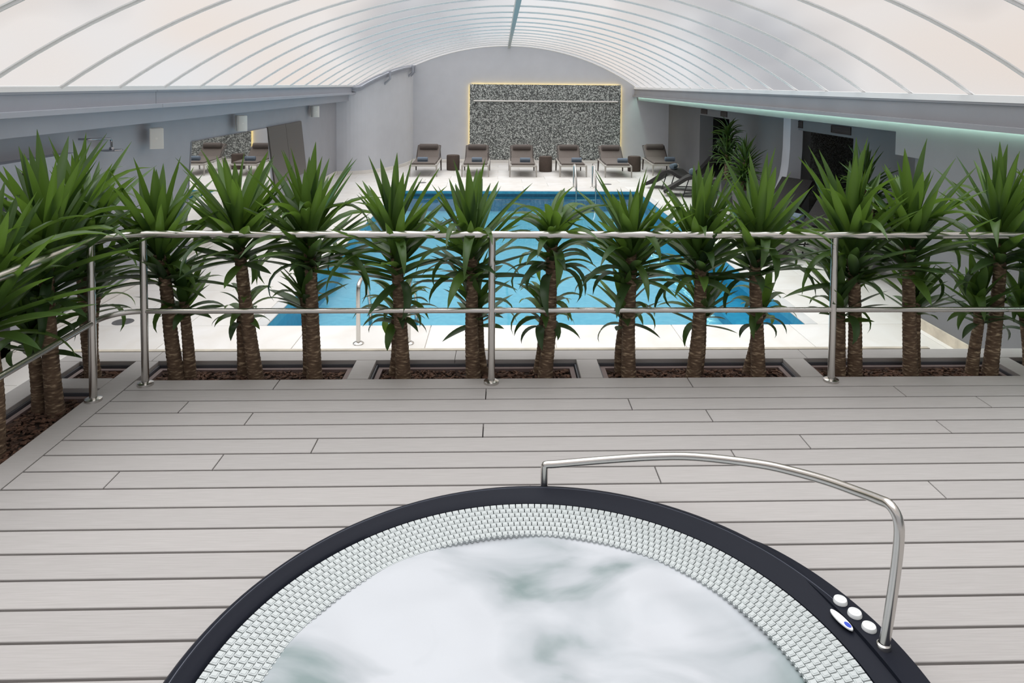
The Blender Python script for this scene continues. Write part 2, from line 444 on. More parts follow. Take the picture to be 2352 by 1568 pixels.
# curved wall in the far corner: flat return, then a bulging quarter turn
pts = [(XL, 18.75)] + [(-4.12 + (1.42) * sin(t * pi / 2 / 24), 22.0 - 3.25 * cos(t * pi / 2 / 24)) for t in range(25)]
b = MB()
for i in range(len(pts) - 1):
    (x0, y0), (x1, y1) = pts[i], pts[i + 1]
    b.add([(x0, y0, FZ), (x1, y1, FZ), (x1, y1, vault(max(x1, VX0)) - .0), (x0, y0, vault(max(x0, VX0)) - .0)], [(0, 1, 2, 3)])
obj('wall_curved', b, M_WALL, smooth=True, kind='structure', ang=60)
b = MB()
for i in range(len(pts) - 1):
    (x0, y0), (x1, y1) = pts[i], pts[i + 1]
    q = [(x0 + .03, y0 - .03), (x1 + .03, y1 - .03), (x1, y1), (x0, y0)]
    b.prism(q, FZ, FZ + .09)
obj('baseboard_curved', b, M_STONE, kind='structure')

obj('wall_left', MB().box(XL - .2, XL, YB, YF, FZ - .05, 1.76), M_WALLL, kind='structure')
obj('wall_behind', MB().box(XL - .2, XRB, YB - .2, YB, FZ - .05, 3.3), M_WALL, kind='structure')
# soffit bulkhead over the left aisle
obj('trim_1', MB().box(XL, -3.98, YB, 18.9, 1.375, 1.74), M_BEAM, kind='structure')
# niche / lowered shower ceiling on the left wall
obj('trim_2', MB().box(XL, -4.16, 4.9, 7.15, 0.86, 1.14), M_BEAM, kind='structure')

# right side: flush wall, bulkhead, recessed wall with two niches, pebble backs
RW = 5.20
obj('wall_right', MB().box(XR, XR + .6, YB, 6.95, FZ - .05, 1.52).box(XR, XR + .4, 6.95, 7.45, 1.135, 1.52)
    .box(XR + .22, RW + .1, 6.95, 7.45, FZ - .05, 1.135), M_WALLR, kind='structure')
b = MB()
b.box(RW, RW + .35, 7.45, 10.35, FZ - .05, 1.38)
b.box(RW, RW + .35, 12.6, 16.1, FZ - .05, 1.38)
b.box(RW, RW + .35, 18.5, YF, FZ - .05, 1.38)
b.box(RW, RW + .35, 10.35, 12.6, 1.09, 1.38)
b.box(RW, RW + .35, 16.1, 18.5, 1.09, 1.38)
obj('wall_niches', b, M_WALLR, kind='structure')
b = MB().box(XRB, XRB + .15, 7.0, YF, FZ - .05, 1.38)
obj('wall_niche_back', b, M_PEBD, kind='structure')
obj('trim_3', MB().box(XR, XRB + .15, 7.45, YF, 1.38, 1.52), M_WALLR, kind='structure')     # soffit and lit fascia
# curved plaster fin at the edge of the near niche
prof = [(1.38, 5.06), (0.75, 5.055), (0.45, 5.035), (0.25, 5.005), (0.08, 4.95), (-0.08, 4.88), (-0.25, 4.78), (-0.42, 4.66), (FZ, 4.54)]
b = MB(); nn = len(prof)
vv = []
for z, x in prof:
    th = .22 + max(0, .5 - z) * .12
    vv += [(x, 12.30, z), (x + th, 12.30, z), (x + th, 12.62, z), (x, 12.62, z)]
ff = [(0, 1, 2, 3), tuple(reversed([4 * (nn - 1) + k for k in range(4)]))]
for i in range(nn - 1):
    for k in range(4):
        j = (k + 1) % 4
        ff.append((4 * i + j, 4 * i + k, 4 * (i + 1) + k, 4 * (i + 1) + j))
b.add(vv, ff)
obj('wall_fin', b, wall_mat('fin_plaster', (0.60, 0.59, 0.63)), smooth=True, kind='structure')
obj('baseboard_right', MB().box(XR - .02, XR, 4.9, 6.95, FZ, FZ + .10), M_EDGE, kind='structure')
obj('baseboard_left', MB().box(XL, XL + .02, 4.9, 18.75, FZ, FZ + .10), M_STONE, kind='structure')

# beams that carry the vault
def beam(name, xf, s, y0, y1, z0, z1, material, fl, th=.09):
    # s = +1: room lies towards +x
    b = MB()
    xa, xb = sorted((xf, xf - s * th)); b.box(xa, xb, y0, y1, z0, z1)                 # web
    xa, xb = sorted((xf + s * fl, xf - s * th)); b.box(xa, xb, y0, y1, z0 - .045, z0)  # bottom flange
    xa, xb = sorted((xf + s * .015, xf - s * th)); b.box(xa, xb, y0, y1, z1, z1 + .02)
    return obj(name, b, material, kind='structure')
beam('beam_left', -3.885, 1, YB, 8.165, 1.595, 1.73, M_BEAM, .075)
beam('beam_left', -3.885, 1, 8.175, 18.95, 1.595, 1.73, M_BEAM, .075)
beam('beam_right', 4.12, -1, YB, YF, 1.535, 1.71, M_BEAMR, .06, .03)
obj('sill_left', MB().box(-4.0, -3.86, YB, 18.95, 1.75, 1.80), M_SILL, kind='structure')
obj('sill_right', MB().box(4.10, 4.35, YB, YF, 1.73, 1.79), M_SILL, kind='structure')
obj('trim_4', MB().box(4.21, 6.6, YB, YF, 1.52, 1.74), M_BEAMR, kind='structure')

# concealed light strips
led = obj('cove_light', MB().box(4.156, 4.180, YB + .3, YF - .2, 1.515, 1.525), M_LEDG, label='green-white light strip hidden under the roof beam above the niches', cat='light strip')

# ------------------------------------------------------------------ vaulted roof
ceil = empty('ceiling', (0, 0, 0), kind='structure')
RIB0, RP = 5.28, 0.942
nseg = 20
def arc_panel(y0, y1, xa, xb, dz=0.0, th=0.012):
    b = MB(); n = nseg
    v = []
    for i in range(n + 1):
        x = xa + (xb - xa) * i / n; z = vault(x) + dz
        v += [(x, y0, z), (x, y1, z), (x, y0, z + th), (x, y1, z + th)]
    f = []
    for i in range(n):
        a = 4 * i; c = a + 4
        f += [(a, a + 1, c + 1, c)]
    return b.add(v, f)
lf = rg = rb = None
ys = [RIB0 + RP * k for k in range(-8, 19)]
for k, y in enumerate(ys):
    y1 = y + RP
    if y1 > YF + .3: y1 = YF + .1
    if y >= YF: break
    if lf is None:
        bl = arc_panel(0, RP, VX0, VXC).mesh('roof_panel', True, 80); bl.materials.append(M_PANEL)
        br_ = arc_panel(0, RP, VXC, VX1).mesh('roof_panel', True, 80); br_.materials.append(M_PANEL)
        # rib: arched cap profile
        rbm = MB(); n = 40; v = []; f = []
        for i in range(n + 1):
            x = VX0 + (VX1 - VX0) * i / n
            nx, nz = (x - VXC) / VR, sqrt(1 - ((x - VXC) / VR) ** 2)
            for dy, dd in ((-.024, 0.0), (-.024, -.010), (-.009, -.010), (-.007, -.026), (.007, -.026), (.009, -.010), (.024, -.010), (.024, 0.0)):
                v.append((x + nx * dd, dy, vault(x) + nz * dd))
        for i in range(n):
            for q in range(7):
                f.append((8 * i + q, 8 * (i + 1) + q, 8 * (i + 1) + q + 1, 8 * i + q + 1))
        rbm.add(v, f); rbm = rbm.mesh('rib', False); rbm.materials.append(M_ALU)
        lf = True
    for me in (bl, br_):
        o = obj('roof_panel', me, None, ceil); o.location = (0, y, 0)
    o = obj('rib', rbm, None, ceil); o.location = (0, y, 0)
obj('ridge_bar', MB().box(VXC - .035, VXC + .035, YB, YF, vault(VXC) - .11, vault(VXC) - .005), M_RIDGE, ceil)
# edge trim where the vault meets the end wall
b = MB(); v = []; n = 48
for i in range(n + 1):
    x = -2.7 + (VX1 + 2.7) * i / n
    v.append((x, YF - .05, vault(x) - .03))
b.tube(v, .022, 6)
obj('edge_trim', b, M_SILL, ceil, smooth=True)

# curved channel and brackets over the bulging wall
b = MB(); n = 20; vin = []; vout = []
arcp = [(-4.05 + 1.36 * sin(t * pi / 2 / n), 22.0 - 3.2 * cos(t * pi / 2 / n)) for t in range(n + 1)]
for i in range(n):
    (x0, y0), (x1, y1) = arcp[i], arcp[i + 1]
    za = vault(max(x0, VX0)); zb = vault(max(x1, VX0))
    for (o0, o1, h0, h1) in ((0.02, 0.10, -.17, -.08), (0.02, 0.16, -.085, -.05)):
        q = []
        for (x, y, z) in ((x0, y0, za), (x1, y1, zb)):
            d = Vector((.55, -.83))
            for oo, hh in ((o0, h0), (o1, h0), (o1, h1), (o0, h1)):
                q.append((x + d.x * oo, y + d.y * oo, z + hh))
        b.add(q, [(0, 1, 2, 3), (7, 6, 5, 4), (0, 4, 5, 1), (1, 5, 6, 2), (2, 6, 7, 3), (3, 7, 4, 0)])
obj('curved_channel', b, M_BEAM, kind='structure', smooth=True, ang=30)
for k, t in enumerate((9.5, 17.2, 18.6)):
    x = -4.05 + 1.36 * sin(t * pi / 2 / n); y = 22 - 3.2 * cos(t * pi / 2 / n); z = vault(max(x, VX0))
    d = Vector((.55, -.83))
    p = [Vector((x + d.x * .2, y + d.y * .2, z - .02)), Vector((x + d.x * .2, y + d.y * .2, z - .22)), Vector((x + d.x * .05 - .12, y + d.y * .05, z - .40)), Vector((x + d.x * .03 - .13, y + d.y * .03, z - .5))]
    br = empty('roof_bracket', tuple(p[3]), label='grey steel bracket bolted to the curved wall, %s' % ('alone halfway along the arched channel', 'left one of the pair by the wall corner', 'nearest to the wall corner')[k] if k != 1 else 'grey steel bracket on the curved wall between the lone bracket and the corner one', cat='bracket', group='roof brackets on the curved wall')
    off = p[3]
    obj('arm', MB().tube([q - off for q in p], .035, 6), M_BEAM, br)
    obj('wall_plate', MB().box(-.07, .07, -.03, .03, -.10, .02), M_DRAIN, br)

# ------------------------------------------------------------------ pool hall floor: limestone slabs
floor = obj('floor', MB().box(XL, PL - .03, YB, YF, FZ - .25, FZ - .012).box(PR + .03, XRB, YB, YF, FZ - .25, FZ - .012)
            .box(PL - .03, PR + .03, YB, PN - .03, FZ - .25, FZ - .012).box(PL - .03, PR + .03, PF + .03, YF, FZ - .25, FZ - .012), M_GROUT, kind='structure')
def slab_field(x0, x1, y0, y1, sx=1.2, sy=0.6, g=.003):
    ny = max(1, round((y1 - y0) / sy)); hy = (y1 - y0) / ny
    for j in range(ny):
        ya, yb = y0 + j * hy, y0 + (j + 1) * hy
        xsx = [x0]; x = x0 + (sx if j % 2 == 0 else sx * .5)
        while x < x1 - .25: xsx.append(x); x += sx
        xsx.append(x1)
        for xa, xb in zip(xsx, xsx[1:]):
            cx, cy = (xa + xb) / 2, (ya + yb) / 2
            hx_, hy_ = (xb - xa) / 2 - g, (yb - ya) / 2 - g
            mb = MB().prism([(-hx_, -hy_), (hx_, -hy_), (hx_, hy_), (-hx_, hy_)], -.012, 0, .0025)
            o = obj('stone_slab', mb, M_SLAB, floor); o.location = (cx, cy, FZ)
CW = .13
slab_field(XL + .02, XRB, 4.95, PN, 1.2, .69)
slab_field(XL + .02, PL - CW, PN, PF + CW, 1.2, .6)
slab_field(PR + CW, XRB, PN, PF + CW, 1.2, .6)
slab_field(XL + .02, XRB, PF + CW, YF - .3, 1.2, .6)
# coping strips round three sides
for (x0, x1, y0, y1) in ((PL - CW, PL, PN, PF), (PR, PR + CW, PN, PF), (PL - CW, PR + CW, PF, PF + CW)):
    nb = max(1, round(max(x1 - x0, y1 - y0) / .9))
    for k in range(nb):
        if x1 - x0 > y1 - y0:
            a, c = x0 + (x1 - x0) * k / nb, x0 + (x1 - x0) * (k + 1) / nb
            q = [(a + .002, y0), (c - .002, y0), (c - .002, y1), (a + .002, y1)]
        else:
            a, c = y0 + (y1 - y0) * k / nb, y0 + (y1 - y0) * (k + 1) / nb
            q = [(x0, a + .002), (x1, a + .002), (x1, c - .002), (x0, c - .002)]
        obj('coping_stone', MB().prism(q, FZ - .06, FZ + .003, .006), M_COPE, floor)
# basin
pool = empty('swimming_pool', (PL, PN, FZ), label='turquoise tiled swimming pool set into the pale stone floor', cat='swimming pool')
def lc(mb, o): return MB().add([(x - o[0], y - o[1], z - o[2]) for x, y, z in mb.v], mb.f)
PO = (PL, PN, FZ)
ZP = -1.00
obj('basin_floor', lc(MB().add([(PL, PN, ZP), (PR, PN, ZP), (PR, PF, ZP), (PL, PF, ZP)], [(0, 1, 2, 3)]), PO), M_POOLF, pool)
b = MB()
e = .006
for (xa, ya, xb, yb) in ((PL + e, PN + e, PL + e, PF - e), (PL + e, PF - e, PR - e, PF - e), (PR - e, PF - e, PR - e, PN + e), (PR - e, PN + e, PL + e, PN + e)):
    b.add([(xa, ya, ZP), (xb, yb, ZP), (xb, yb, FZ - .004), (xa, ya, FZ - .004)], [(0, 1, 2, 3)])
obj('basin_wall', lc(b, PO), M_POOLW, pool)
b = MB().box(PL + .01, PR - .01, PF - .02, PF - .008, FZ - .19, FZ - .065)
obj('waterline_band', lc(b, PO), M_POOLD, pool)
# bench steps along the near and right sides
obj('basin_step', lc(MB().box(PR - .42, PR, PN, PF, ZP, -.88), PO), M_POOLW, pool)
obj('water_surface', lc(MB().add([(PL, PN, -.645), (PR, PN, -.645), (PR, PF, -.645), (PL, PF, -.645)], [(0, 1, 2, 3)]), PO), M_WATER, pool)

# ------------------------------------------------------------------ raised deck
deck = obj('deck_platform', MB().box(PXO + .02, DX1, YB, PYO - .02, FZ, -.30), M_JOIST, kind='structure')
TC, TR = (0.145, 1.983), 1.125
def clip_rows(x0, x1, y0, y1, r):
    """split the rectangle where the round tub passes through; returns polygons"""
    dmax = [abs(y - TC[1]) for y in (y0, y1)]
    inside = [y for y in (y0, y1) if abs(y - TC[1]) < r]
    if not inside and not (y0 < TC[1] < y1): return [[(x0, y0), (x1, y0), (x1, y1), (x0, y1)]]
    def hx(y): return sqrt(max(0.0, r * r - (y - TC[1]) ** 2))
    yy = [y0 + (y1 - y0) * k / 6 for k in range(7)]
    out = []
    lx = [TC[0] - hx(y) for y in yy]; rx = [TC[0] + hx(y) for y in yy]
    if min(lx) > x0:
        out.append([(x0, y0)] + [(min(a, x1), y) for a, y in zip(lx, yy)] + [(x0, y1)])
    elif max(lx) > x0:
        out.append([(x0, y0)] + [(min(max(a, x0 + .001), x1), y) for a, y in zip(lx, yy)] + [(x0, y1)])
    if max(rx) < x1:
        out.append([(x1, y1)] + [(max(a, x0), y) for a, y in reversed(list(zip(rx, yy)))] + [(x1, y0)])
    elif min(rx) < x1:
        out.append([(x1, y1)] + [(max(min(a, x1 - .001), x0), y) for a, y in reversed(list(zip(rx, yy)))] + [(x1, y0)])
    return out
G = .0060
JO = {0: (-1.365, 1.19), 1: (-.08, 2.44), 2: (-1.795, .76, 2.86), 3: (-1.376, 1.18), 4: (-.085, 2.43), 5: (-.94, 1.597), 6: (-1.366, 1.18), 7: (-1.795, .757), 8: (2.02,)}
base = MB()
row = 0; yt = 4.269 + .1485
BW = .15
while yt > YB + .1:
    yb_ = (4.269 - BW * row)
    jo = JO.get(row, ())
    xe = [DX0] + list(jo) + [DX1]
    for xa, xb in zip(xe, xe[1:]):
        ya, yc = yb_ + G, yt - G
        pa, pb = xa + (.0026 if xa > DX0 else 0.006), xb - .0026
        whole = [[(pa, ya), (pb, ya), (pb, yc), (pa, yc)]]
        hits = (abs(yb_ - TC[1]) < TR or abs(yt - TC[1]) < TR)
        if hits and not (pb < TC[0] - TR or pa > TC[0] + TR): whole = clip_rows(pa, pb, ya, yc, TR)
        for q in whole:
            cx = sum(p[0] for p in q) / len(q); cy = sum(p[1] for p in q) / len(q)
            mb = MB().prism([(x - cx, y - cy) for x, y in q], -.024, 0, .002)
            o = obj('deck_board', mb, M_DECK, deck); o.location = (cx, cy, 0)
    for q in clip_rows(DX0, DX1, yb_, yt, TR + .005):
        base.prism(q, -.06, -.027)
    yt = yb_; row += 1
obj('joist_base', base, M_JOIST, deck)
# border plank down the left, outer planks, bridges between planters
def plank(x0, x1, y0, y1, name='plank'):
    cx, cy = (x0 + x1) / 2, (y0 + y1) / 2
    hx_, hy_ = (x1 - x0) / 2 - .0015, (y1 - y0) / 2 - .0015
    o = obj(name, MB().prism([(-hx_, -hy_), (hx_, -hy_), (hx_, hy_), (-hx_, hy_)], -.03, 0, .002), M_DECK, deck)
    o.location = (cx, cy, 0); return o
plank(BXO, DX0, 1.9, PYI, 'border_plank'); plank(BXO, DX0, YB, 1.9, 'border_plank')
ex = [PXO, -2.30, -.30, 2.10, 4.18]
for a, c in zip(ex, ex[1:]): plank(a, c, PYI, PYO, 'edge_plank')
plank(PXO, PXI, 2.3, PYI, 'edge_plank'); plank(PXO, PXI, YB, 2.3, 'edge_plank')
BR = [(-.955, -.82), (.515, .657), (1.925, 2.07), (3.36, 3.50)]
for a, c in BR: plank(a, c, DY1 + .008, PYI, 'bridge_plank')
LBR = [(4.30, 4.45), (2.6, 2.75)]
for a, c in LBR: plank(PXI, BXO, a, c, 'bridge_plank')
# stone facing below the planks and the beige cap line outside them
obj('stone_facing', MB().box(PXO - .015, DX1, PYO, PYO + .03, FZ, -.012).box(PXO - .03, PXO, YB, PYO + .03, FZ, -.012), M_STONE, deck)
obj('stone_cap', MB().box(PXO - .02, 3.05, PYO, PYO + .035, -.012, .004), M_EDGE, deck)

# planters: dark liner, brown trough, bark mulch
chipv = MB().box(-.5, .5, -.5, .5, -.5, .5)
def planter(x0, x1, y0, y1, label):
    c = ((x0 + x1) / 2, (y0 + y1) / 2, -.30)
    t = empty('planter_trough', c, label=label, cat='planter', group='planters around the deck')
    o = lambda mb: lc(mb, c)
    e = .004
    li = MB()
    for (a, bb, cc, d) in ((x0 + e, x1 - e, y1 - .012, y1 - .002), (x0 + e, x1 - e, y0 + .002, y0 + .012), (x0 + .002, x0 + .012, y0 + e, y1 - e), (x1 - .012, x1 - .002, y0 + e, y1 - e)):
        li.box(a, bb, cc, d, -.295, -.026)
    obj('liner', o(li), M_PANRIM, t)
    rim = MB(); i0, i1 = .018, .048
    for (a, bb, cc, d) in ((x0 + i0, x1 - i0, y1 - i1, y1 - i0), (x0 + i0, x1 - i0, y0 + i0, y0 + i1), (x0 + i0, x0 + i1, y0 + i1, y1 - i1), (x1 - i1, x1 - i0, y0 + i1, y1 - i1)):
        rim.box(a, bb, cc, d, -.29, -.042)
    obj('trough', o(rim), M_TROUGH, t)
    nx = max(4, int((x1 - x0) / .04)); ny = max(4, int((y1 - y0) / .04))
    sb = MB(); v = []
    for j in range(ny + 1):
        for i in range(nx + 1):
            x = x0 + i1 + (x1 - x0 - 2 * i1) * i / nx; y = y0 + i1 + (y1 - y0 - 2 * i1) * j / ny
            v.append((x, y, -.066 + .012 * noise.noise((x * 9, y * 9, 0))))
    f = [(j * (nx + 1) + i, j * (nx + 1) + i + 1, (j + 1) * (nx + 1) + i + 1, (j + 1) * (nx + 1) + i) for j in range(ny) for i in range(nx)]
    obj('soil', o(sb.add(v, f)), M_SOIL, t)
    mb = MB()
    for k in range(int((x1 - x0) * (y1 - y0) * 1500)):
        x = random.uniform(x0 + i1 + .01, x1 - i1 - .01); y = random.uniform(y0 + i1 + .01, y1 - i1 - .01)
        M = Matrix.Translation((x, y, -.062 + random.random() * .014)) @ Matrix.Rotation(random.random() * 6.3, 4, 'Z') @ Matrix.Rotation(random.uniform(-.6, .6), 4, 'X') @ Matrix.Diagonal((random.uniform(.015, .045), random.uniform(.008, .018), .006, 1))
        mb.add(rot_pts(chipv.v, M), chipv.f)
    obj('bark_mulch', o(mb), M_CHIP, t, kind='stuff')
names = ['long sunken planter between the corner post and the first bridge plank', 'sunken planter in front of the middle railing post', 'sunken planter between the second and third bridge planks',
         'sunken planter in front of the railing post by the grey wall', 'sunken planter against the grey side wall']
xx = [DX0] + [q for p in BR for q in p] + [4.15]
for k in range(5): planter(xx[2 * k], xx[2 * k + 1], DY1 + .01, PYI, names[k])
planter(PXI, BXO, LBR[0][1], PYI, 'small sunken planter in the outer corner of the deck')
planter(PXI, BXO, LBR[1][1], LBR[0][0], 'sunken planter along the short side of the deck')

# ------------------------------------------------------------------ railing
RZ, MZ = .925, .455
RY = 4.345
rail = empty('railing', (-2.16, RY, 0), label='stainless steel tube railing round the deck corner', cat='railing')
ro = (-2.16, RY, 0)
top = fillet([(-2.345, -1.0, RZ), (-2.345, RY, RZ), (4.17, RY, RZ)], .26, 10)
obj('top_rail', lc(MB().tube(top, .0235, 16), ro), M_STEEL, rail, smooth=True)
mid = fillet([(-2.345, -1.0, MZ), (-2.345, RY, MZ), (4.17, RY, MZ)], .22, 10)
obj('mid_rail', lc(MB().tube(mid, .0165, 14), ro), M_STEEL, rail, smooth=True)
for (x, y) in ((-2.345, 4.13), (-2.345, 1.9), (-2.155, RY), (-.05, RY), (2.085, RY)):
    p = obj('post', lc(MB().tube([(x, y, .0), (x, y, RZ - .01)], .0215, 16), ro), M_STEEL, rail, smooth=True)
    obj('flange', lc(MB().lathe([(.0, .022), (.03, .022), (.046, .014), (.048, .0)], (x, y, 0), 28), ro), M_STEEL, p, smooth=True)

# ------------------------------------------------------------------ hot tub
tub = empty('hot_tub', (TC[0], TC[1], 0), label='round whirlpool tub with charcoal rim and white grille set in the deck', cat='hot tub')
IC = (-.030, .002); IR = 1.046       # inner edge of the rim, relative to the tub centre
SEG = 144
b = MB(); v = []; f = []
prof = [(1.0, -.03), (1.0, .024), (.975, .036), (.82, .048), (.64, .053), (.60, .0535), (.55, .051), (.30, .040), (.10, .032), (0.0, .024), (0.0, -.09)]
for k in range(SEG):
    th = 2 * pi * k / SEG
    ox, oy = 1.162 * cos(th), 1.162 * sin(th)
    ix, iy = IC[0] + IR * cos(th), IC[1] + IR * sin(th)
    for t, z in prof: v.append((ix + (ox - ix) * t, iy + (oy - iy) * t, z))
n = len(prof)
for k in range(SEG):
    j = (k + 1) % SEG
    for i in range(n - 1): f.append((k * n + i, k * n + i + 1, j * n + i + 1, j * n + i))
b.add(v, f)
obj('rim', b, M_RIM, tub, smooth=True, ang=50)
hl_pts = []  # thin lighter ring added along the rim crest as its highlight line
for k in range(SEG + 1):
    th = 2 * pi * k / SEG
    ox, oy = 1.162 * cos(th), 1.162 * sin(th); ix, iy = IC[0] + IR * cos(th), IC[1] + IR * sin(th)
    hl_pts.append((ix + (ox - ix) * .62, iy + (oy - iy) * .62, .0525))
obj('rim_highlight', MB().tube(hl_pts, .0022, 6, False), mat('rim_highlight_gloss', (0.07, 0.08, 0.11), rough=0.25, spec=0.6), tub, smooth=True)
# control housing: crescent on the outer half of the rim
b = MB(); outer = []; inner = []
A0, A1 = -24, 41
for k in range(41):
    d = A0 + (A1 - A0) * k / 40; th = radians(d)
    s = sin(pi * (d - A0) / (A1 - A0)) ** .8
    outer.append((1.168 * cos(th), 1.168 * sin(th))); rr = 1.160 - .088 * s
    inner.append((rr * cos(th), rr * sin(th)))
n = len(outer); v = []; f = []
for k in range(n):
    s_ = sin(pi * k / (n - 1)) ** .6
    for (x, y), z in ((outer[k], .0), (outer[k], .030 + .018 * s_), ((outer[k][0] * .997, outer[k][1] * .997), .033 + .021 * s_), (inner[k], .036 + .022 * s_), ((inner[k][0] * .998, inner[k][1] * .998), .02)):
        v.append((x, y, z))
for k in range(n - 1):
    for i in range(4): f.append((5 * k + i, 5 * k + 5 + i, 5 * k + 6 + i, 5 * k + 1 + i))
b.add(v, f)
hous = obj('control_housing', b, M_RIM, tub, smooth=True, ang=30)
for d in (20.3, 17.0, 13.7):
    th = radians(d); c = (1.117 * cos(th), 1.117 * sin(th))
    o = obj('button', MB().lathe([(0, .012), (.016, .0125), (.021, .010), (.0235, .003), (.0235, -.002)], (0, 0, 0), 28), M_BTN, tub, smooth=True); o.location = (c[0], c[1], .058)
    r = obj('button_ring', MB().lathe([(.0115, .0122), (.0115, .0128), (.0125, .0128), (.0125, .0122)], (0, 0, 0), 28), M_BTNR, o, smooth=True)
th = radians(17.0); c = (1.061 * cos(th), 1.061 * sin(th))
b = MB().prism([(.015 * cos(2 * pi * k / 32), .050 * sin(2 * pi * k / 32)) for k in range(32)], 0, .005, .001)
dsp = obj('display', b, M_BTN, tub); dsp.location = (c[0], c[1], .050); dsp.rotation_euler = (0, 0, th)
b = MB().prism([(.0085 * cos(2 * pi * k / 20) + .001, .014 * sin(2 * pi * k / 20) - .027) for k in range(20)], .0051, .0056)
obj('display_print', b, M_BLUE, dsp)
# overflow channel and grille
obj('channel', MB().lathe([(1.05, .012), (1.05, -.02), (.90, -.04), (.84, -.06), (.84, -.3)], (IC[0], IC[1], 0), 96), M_CHAN, tub, smooth=True)
NT, ROWS = 236, 7
tiles = []
for r in range(ROWS):
    rad = 1.028 - r * .0268
    z = .024 - .014 * (r / 6)
    for k in range(NT):
        th = 2 * pi * (k + .5 * (r % 2) + .13 * r) / NT
        tiles.append((rad, z, th, r))
def tile_matrix(rad, z, th, r):
    s = rad / 1.028
    return Matrix.Translation((IC[0] + rad * cos(th), IC[1] + rad * sin(th), z)) @ Matrix.Rotation(th, 4, 'Z') @ Matrix.Rotation(.10, 4, 'Y').inverted() @ Matrix.Diagonal((1, s, 1, 1))
# one link: base with a raised pad, neck that bridges to the next row
tm = MB().prism([(-.0125, -.0117), (.0120, -.0117), (.0120, .0117), (-.0125, .0117)], -.012, 0, .0009)
tm.prism([(-.0175, -.0050), (-.0115, -.0050), (-.0115, .0050), (-.0175, .0050)], -.012, -.002)
tm.prism([(-.0082, -.0075), (.0075, -.0075), (.0075, .0075), (-.0082, .0075)], -.001, .0014, .0008)
tmesh = tm.mesh('grille_tile'); tmesh.materials.append(M_TILE)
camxy = Vector((-TC[0], -TC[1]))
def seen(q):
    rad, z, th, r = q
    x, y = rad * cos(th), rad * sin(th)
    return (y > -.02 + .0 * x)
vis = [q for q in tiles if seen(q)]
vis.sort(key=lambda q: hypot(q[0] * cos(q[2]) - camxy.x, q[0] * sin(q[2]) - camxy.y))
near = set(vis[:296])
rest = MB()
for q in tiles:
    M = tile_matrix(*q)
    if q in near:
        o = obj('grille_tile', tmesh, None, tub); o.matrix_local = M
    else: rest.add(rot_pts(tm.v, M), tm.f)
obj('grille_tiles', rest, M_TILE, tub, kind='stuff')
# frothing water
b = MB(); v = [(0, 0, 0)]; f = []
NR, NA = 46, 120; R0 = .884
def wz(x, y):
    return -.006 + .030 * noise.noise((x * 2.6, y * 2.6, 1.3)) + .016 * noise.noise((x * 6, y * 6, 4.0)) + .010 * (1 - (hypot(x, y) / R0) ** 2)
v[0] = (IC[0], IC[1], wz(0, 0))
for i in range(1, NR + 1):
    for k in range(NA):
        r = R0 * i / NR; x, y = r * cos(2 * pi * k / NA), r * sin(2 * pi * k / NA)
        z = wz(x, y) if r < R0 * .93 else wz(x, y) * (1 - (r / R0 - .93) / .07) + (.002) * (r / R0 - .93) / .07
        v.append((IC[0] + x, IC[1] + y, z))
for k in range(NA): f.append((0, 1 + k, 1 + (k + 1) % NA))
for i in range(NR - 1):
    for k in range(NA):
        j = (k + 1) % NA; a = 1 + i * NA; c = 1 + (i + 1) * NA
        f.append((a + k, c + k, c + j, a + j))
b.add(v, f)
obj('frothing_water', b, M_FOAM, tub, smooth=True, ang=180, label='white frothing whirlpool water')
# grab rail on the rim
gp = [(1.236, 2.168, .05), (1.258, 2.172, .20), (1.278, 2.178, .36), (1.282, 2.185, .455), (1.272, 2.215, .492), (1.26, 2.263, .484), (1.234, 2.354, .459), (1.184, 2.475, .429), (1.112, 2.606, .393), (1.023, 2.726, .357),
      (.83, 2.906, .291), (.669, 3.007, .239), (.491, 3.08, .189), (.359, 3.113, .161), (.25, 3.130, .143), (.215, 3.134, .139), (.206, 3.134, .125), (.205, 3.134, .03)]
def cr(p, n=5):
    p = [Vector(q) for q in p]; out = []
    for i in range(len(p) - 1):
        a, b_, c, d = p[max(0, i - 1)], p[i], p[i + 1], p[min(len(p) - 1, i + 2)]
        for k in range(n):
            t = k / n
            out.append(.5 * ((2 * b_) + (c - a) * t + (2 * a - 5 * b_ + 4 * c - d) * t * t + (3 * b_ - a - 3 * c + d) * t ** 3))
    return out + [p[-1]]
gr = empty('grab_rail', gp[0], label='bent stainless grab rail fixed to the tub rim', cat='grab rail')
obj('tube', lc(MB().tube(cr(gp, 4), .0165, 16), gp[0]), M_STEEL, gr, smooth=True)
obj('base_collar', lc(MB().lathe([(.016, .016), (.021, .012), (.0225, .0)], (gp[0][0], gp[0][1], .057), 24), gp[0]), M_STEEL, gr, smooth=True)

# ------------------------------------------------------------------ yucca palms
LEAVES = {}
def leaf_mesh(curl, fold, name):
    mb = MB(); n = 9; v = []; f = []
    px, pz, a = 0.0, 0.0, 0.0
    for i in range(n + 1):
        t = i / n
        w = .5 * (0.42 + 1.25 * t ** .6) * (1 - t ** 2.2) if t > 0 else .21
        w = max(w, .012)
        lift = fold * w * .16
        # across = local y ; lift towards -x normal
        nx, nz = cos(a), -sin(a)
        v += [(px - nx * lift, -w * .5, pz - nz * lift), (px, 0, pz), (px - nx * lift, w * .5, pz - nz * lift)]
        if i < n:
            a = curl * ((t + 1 / n) ** 1.5)
            px += sin(a) / n; pz += cos(a) / n
    for i in range(n):
        k = 3 * i
        f += [(k, k + 1, k + 4, k + 3), (k + 1, k + 2, k + 5, k + 4)]
    mb.add(v, f)
    return mb
